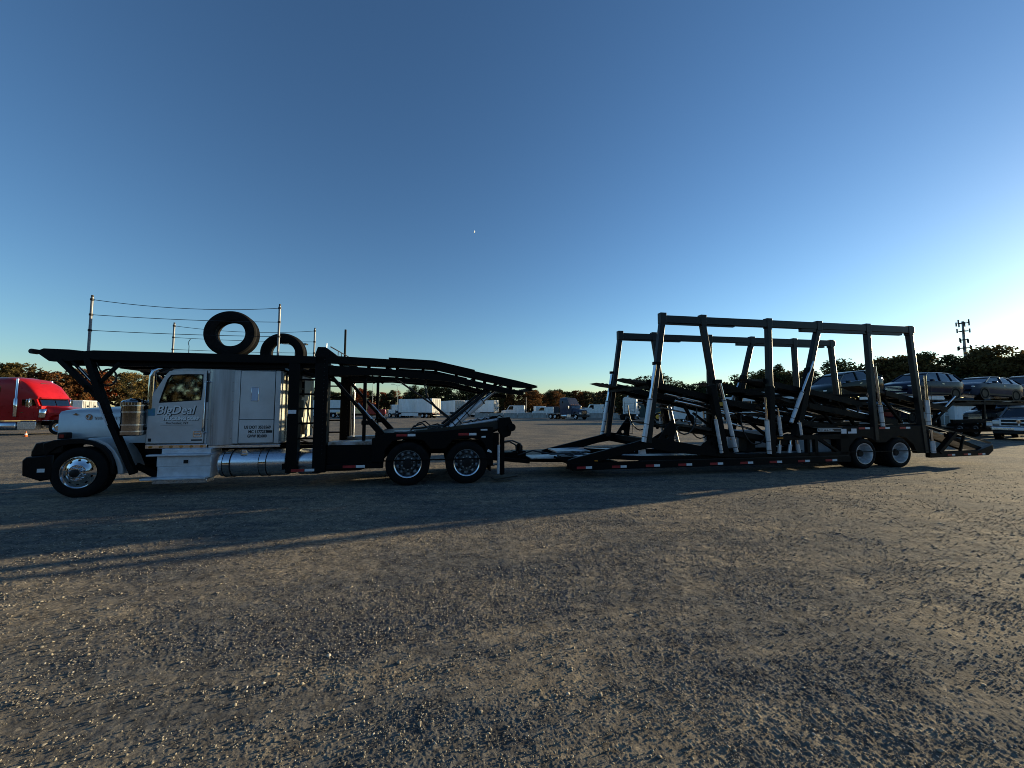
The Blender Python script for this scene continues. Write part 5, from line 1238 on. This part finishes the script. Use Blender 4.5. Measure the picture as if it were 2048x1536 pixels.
# ---- grey pickup at the right edge
t = thing('pickup_truck','dark grey pickup with chrome crossbar grille at the right picture edge','pickup',(28.9,21.8,0),R(208))
MB().loft([[(x,-w,zb),(x,-w,zt-.25),(x,-w*.93,zt-.08),(x,-w*.8,zt),(x,0,zt+.04),(x,w*.8,zt),(x,w*.93,zt-.08),(x,w,zt-.25),(x,w,zb)] for x,w,zb,zt in ((1.06,.86,.62,1.14),(1.0,.95,.55,1.20),(.6,1.0,.5,1.24),(-.4,1.0,.5,1.29),(-3.0,1.0,.5,1.30),(-4.6,1.0,.5,1.32),(-4.7,.98,.55,1.30))]).build('body','pickup_grey',t,smooth=42)
MB().loft([[(x,-w,z),(x,w,z),(x2,w2,1.26),(x2,-w2,1.26)] for x,z,w,x2,w2 in ((-.35,1.27,.88,-.3,.93),(-1.05,1.86,.70,-.9,.95),(-2.6,1.88,.70,-2.6,.95),(-3.0,1.3,.85,-3.05,.9))]).build('windows','car_glass',t,smooth=0)
MB().loft([[(x,-w,z-.03),(x,-w*.92,z+.03),(x,0,z+.05),(x,w*.92,z+.03),(x,w,z-.03),(x,0,z-.06)] for x,z,w in ((-.98,1.86,.70),(-1.3,1.92,.72),(-2.4,1.92,.72),(-2.7,1.86,.70))]).build('roof','pickup_grey',t,smooth=50)
for y in (-1,1):
    MB().bar((-.33,y*.9,1.26),(-1.02,y*.71,1.87),.05,.08,(0,1,0)).build('pillar','pickup_grey',t)
    MB().box(.80,1.09,y*.80-.15,y*.80+.15,.90,1.12).build('headlight','lamp_lens',t,bevel=.04)
    MB().box(-.65,-.45,y*1.16-.12,y*1.16+.12,1.25,1.52).build('door_mirror','hub_black',t,bevel=.04)
    for x in (.15,-3.4): 
        MB().lathe([(.50,0),(.50,.012),(0,.012)],(x,y*.995,.42),n=24,sgn=y).build('wheel_arch','hub_black',t); simple_wheel(t,x,y*.9,.42,.42,.28,'rim_paint',out=y,n=24)
    MB().box(1.08,1.18,y*.78-.1,y*.78+.1,.58,.68).build('fog_lamp','lamp_lens',t,bevel=.02)
g = MB().box(1.02,1.09,-.64,.64,.82,1.18).build('grille','hub_black',t,bevel=.03)
m = MB().box(1.08,1.125,-.66,.66,.965,1.03).box(1.08,1.125,-.035,.035,.80,1.20).box(1.08,1.12,-.66,.66,1.155,1.20).box(1.08,1.12,-.66,.66,.80,.835).box(1.08,1.12,-.68,-.62,.80,1.20).box(1.08,1.12,.62,.68,.80,1.20); m.build('grille_cross','white_cylinder',g,bevel=.006)
MB().prism([(-.10,1.09),(-.07,1.13),(.07,1.13),(.10,1.09),(.06,.99),(0,.93),(-.06,.99)],1.125,1.14,axis='x').build('grille_emblem','chrome',g)
MB().box(.95,1.20,-1.0,1.0,.55,.76).build('bumper','rod_chrome',t,bevel=.05)
MB().box(.98,1.12,-.95,.95,.36,.54).build('air_dam','hub_black',t,bevel=.03)
MB().box(1.20,1.215,-.16,.16,.58,.72).build('licence_plate','plate',t,smooth=0)
# ---- traffic cone
t = thing('traffic_cone','small orange traffic cone on the gravel below the red truck','cone',(-30.9,24.6,0))
MB().lathe([(.10,.02),(.09,.035),(.018,.34),(.0,.35)],(0,0,0),axis='z',n=20).build('cone_body','orange_plastic',t)
MB().box(-.15,.15,-.15,.15,0,.02).build('cone_base','hub_black',t,bevel=.01)
MB().lathe([(.070,.14),(.053,.21)],(0,0,0),axis='z',n=20).build('reflective_band','white_tape',t)

# ================================================================== barriers, poles, tower
bar = MB().prism([(-.30,0),(-.30,.08),(-.17,.33),(-.09,.82),(.09,.82),(.17,.33),(.30,.08),(.30,0)],0,2.95,axis='x')
bme = None
names = ['leftmost concrete barrier of the long far row, by the rightmost white trailer','second concrete barrier from the left in the far row','third concrete barrier from the left in the far row','concrete barrier below the white work truck, white rail above it','concrete barrier right of the one with the white rail','concrete barrier below the lone white pickup','concrete barrier just left of the blue-grey sleeper truck','concrete barrier half hidden by the blue-grey sleeper truck','concrete barrier right of the blue-grey sleeper truck','rightmost visible concrete barrier beside the dark tractor']
for k in range(10):
    o = link_mesh('concrete_barrier', bme, None) if bme else bar.build('concrete_barrier','concrete',None,bevel=.02)
    bme = o.data; o.location = (-8+k*3.1, 83+random.uniform(-.15,.15), 0); o.rotation_euler = (0,0,R(random.uniform(-1.5,1.5))); o.scale = (1,1,1.25)
    tag(o, names[k], 'barrier', 'concrete barriers across the lot')
t = thing('barrier_rail','white rail lying on top of a concrete barrier','rail',(1.1,83.0,1.03)); MB().box(0,4.0,-.06,.06,0,.09).build('rail_bar','white_paint',t); MB().box(.5,.6,-.08,.08,-.03,.0).box(3.4,3.5,-.08,.08,-.03,.0).build('rail_foot','galvanised',t)

def light_pole(label, loc, h, heads, r=.09, rz=0):
    t = thing('light_pole', label, 'light pole', loc, rz, 'light poles of the lot')
    MB().tube([(0,0,.4),(0,0,h)],r,10,r*.55).build('pole','galvanised',t,smooth=60)
    MB().lathe([(.28,0),(.28,.4),(.22,.45),(0,.45)],(0,0,0),axis='z',n=16).build('base','concrete',t)
    for x, z in heads:
        hd = MB().box(x-.42,x+.42,-.22,.22,h+z-.06,h+z+.08).build('lamp_head','hub_black',t,bevel=.03)
        hd.location = (0,0,0)
        MB().box(x-.36,x+.36,-.18,.18,h+z-.075,h+z-.06).build('lamp_lens','lamp_lens',hd)
        MB().tube([(0,0,h-.05),(x*.55,0,h+z*.7),(x,0,h+z-.02)],.035,6).build('lamp_arm','galvanised',t)
    return t
light_pole('near lot light pole with two floodlights, showing behind the farther loose tyre',(-23.3,41,0),8.4,((-1.0,.45),(.85,.35)))
light_pole('tall light pole standing behind the red and cream tow truck',(-34.6,95.5,0),10.2,((-.8,.1),(.8,.1)))
light_pole('light pole with spread double arms left of the long white trailer',(-32.7,110,0),8.6,((-1.5,.5),(1.5,.5)))
light_pole('short thin pole behind the barriers near the white work trucks',(3.3,90,0),4.7,())
light_pole('thin pole behind the black truck uprights near the blue container',(-50.5,100,0),9.0,((.6,.1),))
# cell tower
t = thing('cell_tower','tall monopole cell tower with four rings of antennas above the trees','tower',(154.4,130,0))
MB().tube([(0,0,0),(0,0,32)],.6,12,.3).build('monopole','galvanised',t,smooth=60)
for z, rad, n in ((31.4,1.5,7),(28.6,1.4,4),(25.6,1.2,4),(22.8,1.6,6)):
    ring = MB().tube([(rad*.8*math.cos(2*math.pi*k/12),rad*.8*math.sin(2*math.pi*k/12),z) for k in range(13)],.09,6)
    for k in range(3): ring.tube([(0,0,z),(rad*.8*math.cos(2*math.pi*k/3),rad*.8*math.sin(2*math.pi*k/3),z)],.09,6)
    rg = ring.build('antenna_platform','grey_frame',t)
    for k in range(n):
        a = 2*math.pi*k/n+.3*z; q = random.uniform(-.5,.5)
        MB().box(rad*math.cos(a)-.14,rad*math.cos(a)+.14,rad*math.sin(a)-.12,rad*math.sin(a)+.12,z-.75+q,z+.65+q).build('antenna','grey_frame',rg)
# crescent moon: the sunlit sliver of the globe
V_ = []; F_ = []; ro = 12.5; nl, nm_ = 20, 7
for k in range(nl+1):
    la = math.pi*(k/nl-.5)
    for i in range(nm_+1):
        ph = R(-10+52*i/nm_); V_.append((ro*math.cos(la)*math.cos(ph), -ro*math.cos(la)*math.sin(ph), ro*math.sin(la)))
for k in range(nl):
    for i in range(nm_): a = k*(nm_+1)+i; F_.append((a,a+1,a+nm_+2,a+nm_+1))
o = MB().add(V_,F_).build('moon','moon_rock',None); o.location = (-309.4,3000,1432.8); o.rotation_euler = (0,R(12),0)
tag(o,'thin pale crescent moon high in the blue sky','moon')

# ================================================================== trees
def crown_mesh(name, shape, seed, nq):
    rg = np.random.default_rng(seed); P = []
    if shape == 'pine':      # irregular flat-topped pine: tiers of clumps
        cl = [(rg.uniform(-1,1)*.30*(1.15-h), rg.uniform(-1,1)*.30*(1.15-h), .38+.58*h, rg.uniform(.09,.15)) for h in np.linspace(.02,1,20)]
    elif shape == 'pine2':
        cl = [(rg.normal()*.15, rg.normal()*.15, rg.uniform(.5,.95), rg.uniform(.09,.14)) for _ in range(15)]
    elif shape == 'round':
        cl = []
        for _ in range(80):
            a = rg.uniform(0,6.283); r = math.sqrt(rg.uniform(0,1))*.34; h = rg.uniform(.28,.95)
            r *= math.sqrt(max(.05,1-((h-.55)/.45)**2)); cl.append((r*math.cos(a),r*math.sin(a),h,rg.uniform(.045,.115)))
    else:                    # thin autumn crown
        cl = [(rg.normal()*.16, rg.normal()*.16, rg.uniform(.3,1.0), rg.uniform(.05,.12)) for _ in range(26)]
    per = nq//len(cl); V = []; F = []
    for cx,cy,cz,cr in cl:
        for _ in range(per):
            d = rg.normal(size=3); d /= np.linalg.norm(d); rr = cr*rg.uniform(.45,1.08)
            c = np.array([cx,cy,cz]) + d*rr*np.array([1,1,.75])
            u = rg.normal(size=3); u /= np.linalg.norm(u); w = np.cross(u, rg.normal(size=3)); w /= np.linalg.norm(w)
            s = rg.uniform(.007,.019)
            i = len(V); V += [tuple(c-u*s-w*s*.7), tuple(c+u*s-w*s*.6), tuple(c+u*s*.8+w*s*.7), tuple(c-u*s*.9+w*s*.6)]; F.append((i,i+1,i+2,i+3))
    me = bpy.data.meshes.new(name); me.from_pydata(V,[],F); me.materials.append(M['pine_needles']); return me, cl
def trunk_mesh(name, cl, seed, r=.012):
    cl = cl[::max(1,len(cl)//26)]
    m = MB(); rg = random.Random(seed)
    m.tube([(0,0,-.01),(.006,0,.3),(-.004,.004,.6),(.0,.0,.88)],r,7,r*.3)
    for cx,cy,cz,cr in cl[::2]: m.tube([(0,0,max(.15,cz-.16)),(cx*.6,cy*.6,cz-.05),(cx,cy,cz)],r*.34,5,r*.12)
    return m.mesh(name,'wood_trunk')
FORMS = {}
for i,(sh,nq) in enumerate((('pine',3000),('pine',3000),('pine2',2600),('round',6200),('round',6200),('sparse',1800))):
    cm, cl = crown_mesh('crown', sh, 100+i, nq); FORMS.setdefault(sh,[]).append((cm, trunk_mesh('trunk', cl, i)))
def tree(name, label, x, y, h, form, leaf, rz, wid=1.0, group=None, trunk='wood_trunk'):
    t = thing(name, label, 'tree', (x,y,0), rz, group)
    cm, tm = FORMS[form][int(rz*7) % len(FORMS[form])]
    c = link_mesh('crown', cm, t); c.scale = (h*wid,h*wid,h)
    c.material_slots[0].link = 'OBJECT'; c.material_slots[0].material = M[leaf]
    k = link_mesh('trunk', tm, t); k.scale = (h*wid,h*wid,h)
    k.material_slots[0].link = 'OBJECT'; k.material_slots[0].material = M[trunk]
    return t
rg = random.Random(5)
ORD = 'first second third fourth fifth sixth seventh eighth ninth tenth eleventh twelfth thirteenth fourteenth fifteenth'.split()
KN = {'pine_needles':('pine_tree','dark green pine'),'oak_leaves':('oak_tree','rust-brown autumn oak'),'red_leaves':('maple_tree','red autumn tree'),'yellow_leaves':('birch_tree','yellow-tan autumn tree'),'olive_leaves':('broadleaf_tree','olive green broadleaf tree')}
# stretches of wood: start, end, count, heights, leaf mix, wording
WOODS = [
 ((-190,104),(-140,128),10,(14,16.5),('oak_leaves','oak_leaves','olive_leaves','red_leaves'),'behind the red truck roof','woods behind the red truck'),
 ((-150,125),(-112,160),13,(13.5,15.5),('oak_leaves','oak_leaves','pine_needles','yellow_leaves','red_leaves'),'between the red truck and the silver cab','woods left of the silver cab'),
 ((-128,225),(-62,240),15,(11,15),('pine_needles','pine_needles','olive_leaves','red_leaves','pine_needles'),'in the far wood behind the tow truck','far woods behind the tow truck'),
 ((-62,218),(-8,222),13,(12.5,16.5),('pine_needles','pine_needles','pine_needles','olive_leaves'),'above the white box trailers','far woods above the white box trailers'),
 ((-6,196),(24,200),9,(9.5,12.5),('oak_leaves','oak_leaves','olive_leaves','pine_needles'),'above the concrete barriers','woods above the barriers'),
 ((22,226),(70,232),13,(11,14),('pine_needles','pine_needles','olive_leaves','oak_leaves'),'above the blue-grey sleeper truck','woods behind the blue-grey sleeper truck'),
 ((36,130),(76,124),12,(8.5,11.5),('pine_needles','pine_needles','olive_leaves','yellow_leaves'),'seen through the trailer frame','woods seen through the trailer frame'),
 ((74,124),(108,120),10,(11.5,14.5),('pine_needles','olive_leaves','pine_needles'),'above the loaded SUVs','woods above the loaded hauler'),
 ((106,118),(146,92),13,(16.5,20),('olive_leaves','olive_leaves','pine_needles','olive_leaves'),'in the right-hand wood','woods at the right edge'),
]
for a,b,n,(h0,h1),mix,where,grp in WOODS:
    for k in range(n):
        f = (k+rg.uniform(.2,.8))/n; x = a[0]+(b[0]-a[0])*f+rg.uniform(-1,1); y = a[1]+(b[1]-a[1])*f+rg.uniform(-4,5)
        leaf = mix[rg.randrange(len(mix))]; nm, word = KN[leaf]
        form = rg.choice(('pine','pine2','pine')) if leaf == 'pine_needles' else rg.choice(('round','round','round','round','sparse'))
        tree(nm, '%s, %s from left %s' % (word, ORD[k], where), x, y, rg.uniform(h0,h1), form, leaf, rg.uniform(0,6.28), rg.uniform(.9,1.25), grp)
tree('pine_tree','spreading pine standing above its neighbours behind the first tilted runway',43.5,118,12.4,'pine2','pine_needles',1.0,1.5,'single trees above the trailer')
tree('pine_tree','tall thin pine beside the second far frame post of the trailer',82.5,119,15.6,'pine','pine_needles',2.1,.7,'single trees above the trailer')
tree('pine_tree','tallest pine in the far wood over the white box trailers',-46.5,214,17.2,'pine','pine_needles',3.3,.8,'single trees above the trailer')
tree('maple_tree','bright red-orange tree behind the tow truck and tall light pole',-84,214,13.0,'round','red_leaves',.6,1.1,'single trees above the trailer')
tree('oak_tree','orange-brown oak in the sun behind the short thin pole',10.5,185,11.0,'round','oak_leaves',4.4,1.3,'single trees above the trailer')
tree('birch_tree','bare pale-stemmed tree just left of the chrome intake pipe',-96,122,11.5,'sparse','yellow_leaves',.9,.8,'single trees above the trailer','pale_trunk')
for i,(x,y,h,w) in enumerate(((-117,118,11.5,'bare pale-stemmed tree beside the hose loop of the front leg'),(-112,119,12.5,'second bare pale-stemmed tree right of the front leg'),(-107,117,10.5,'low bare pale-stemmed tree left of the chrome air cleaner'),(-102,119,12.0,'bare pale-stemmed tree above the chrome air cleaner'))):
    tree('birch_tree',w,x,y,h,'sparse','yellow_leaves',.5+i*1.3,.7,'single trees above the trailer','pale_trunk')
# the wood behind them, too deep to count: one mass
def wood_mass():
    rg = np.random.default_rng(9); V = []; F = []
    segs = [((-215,112),(-130,148),9.5,5200),((-135,150),(-92,190),8.5,3600),((-150,242),(-55,252),9.0,4800),((-66,236),(0,238),10,4200),((-10,214),(30,218),7.5,2800),((20,246),(82,246),9,3400),((30,142),(80,134),7.5,4200),((76,134),(112,130),10.5,4200),((108,128),(152,98),13.5,7000),((150,100),(182,40),12,2600),((182,42),(130,-62),12,3000),((135,-58),(20,-74),13,12000),((24,-70),(-95,-66),13,14000),((-90,-70),(-175,10),12,9000),((-172,4),(-212,115),11,3200)]
    for a,b,h,n in segs:
        f = rg.uniform(0,1,n); dp = rg.uniform(-4,10,n)
        hh = h*(.75+.5*vnoise(f*np.hypot(b[0]-a[0],b[1]-a[1])*.25, np.full(n,.5), 4))
        z = hh*rg.uniform(0.02,1,n)**.9
        for i in range(n):
            c = np.array([a[0]+(b[0]-a[0])*f[i], a[1]+(b[1]-a[1])*f[i]+dp[i], z[i]])
            u = rg.normal(size=3); u /= np.linalg.norm(u); w = np.cross(u,rg.normal(size=3)); w /= np.linalg.norm(w); s = rg.uniform(.25,.6)
            j = len(V); V += [tuple(c-u*s-w*s), tuple(c+u*s-w*s*.8), tuple(c+u*s*.8+w*s), tuple(c-u*s+w*s*.9)]; F.append((j,j+1,j+2,j+3))
    me = bpy.data.meshes.new('woodland'); me.from_pydata(V,[],F); me.materials.append(M['wood_mass'])
    o = bpy.data.objects.new('woodland', me); C.objects.link(o); o['kind'] = 'stuff'; o['label'] = 'dark undergrowth and depth of the wood around the lot'; o['category'] = 'woodland'
wood_mass()
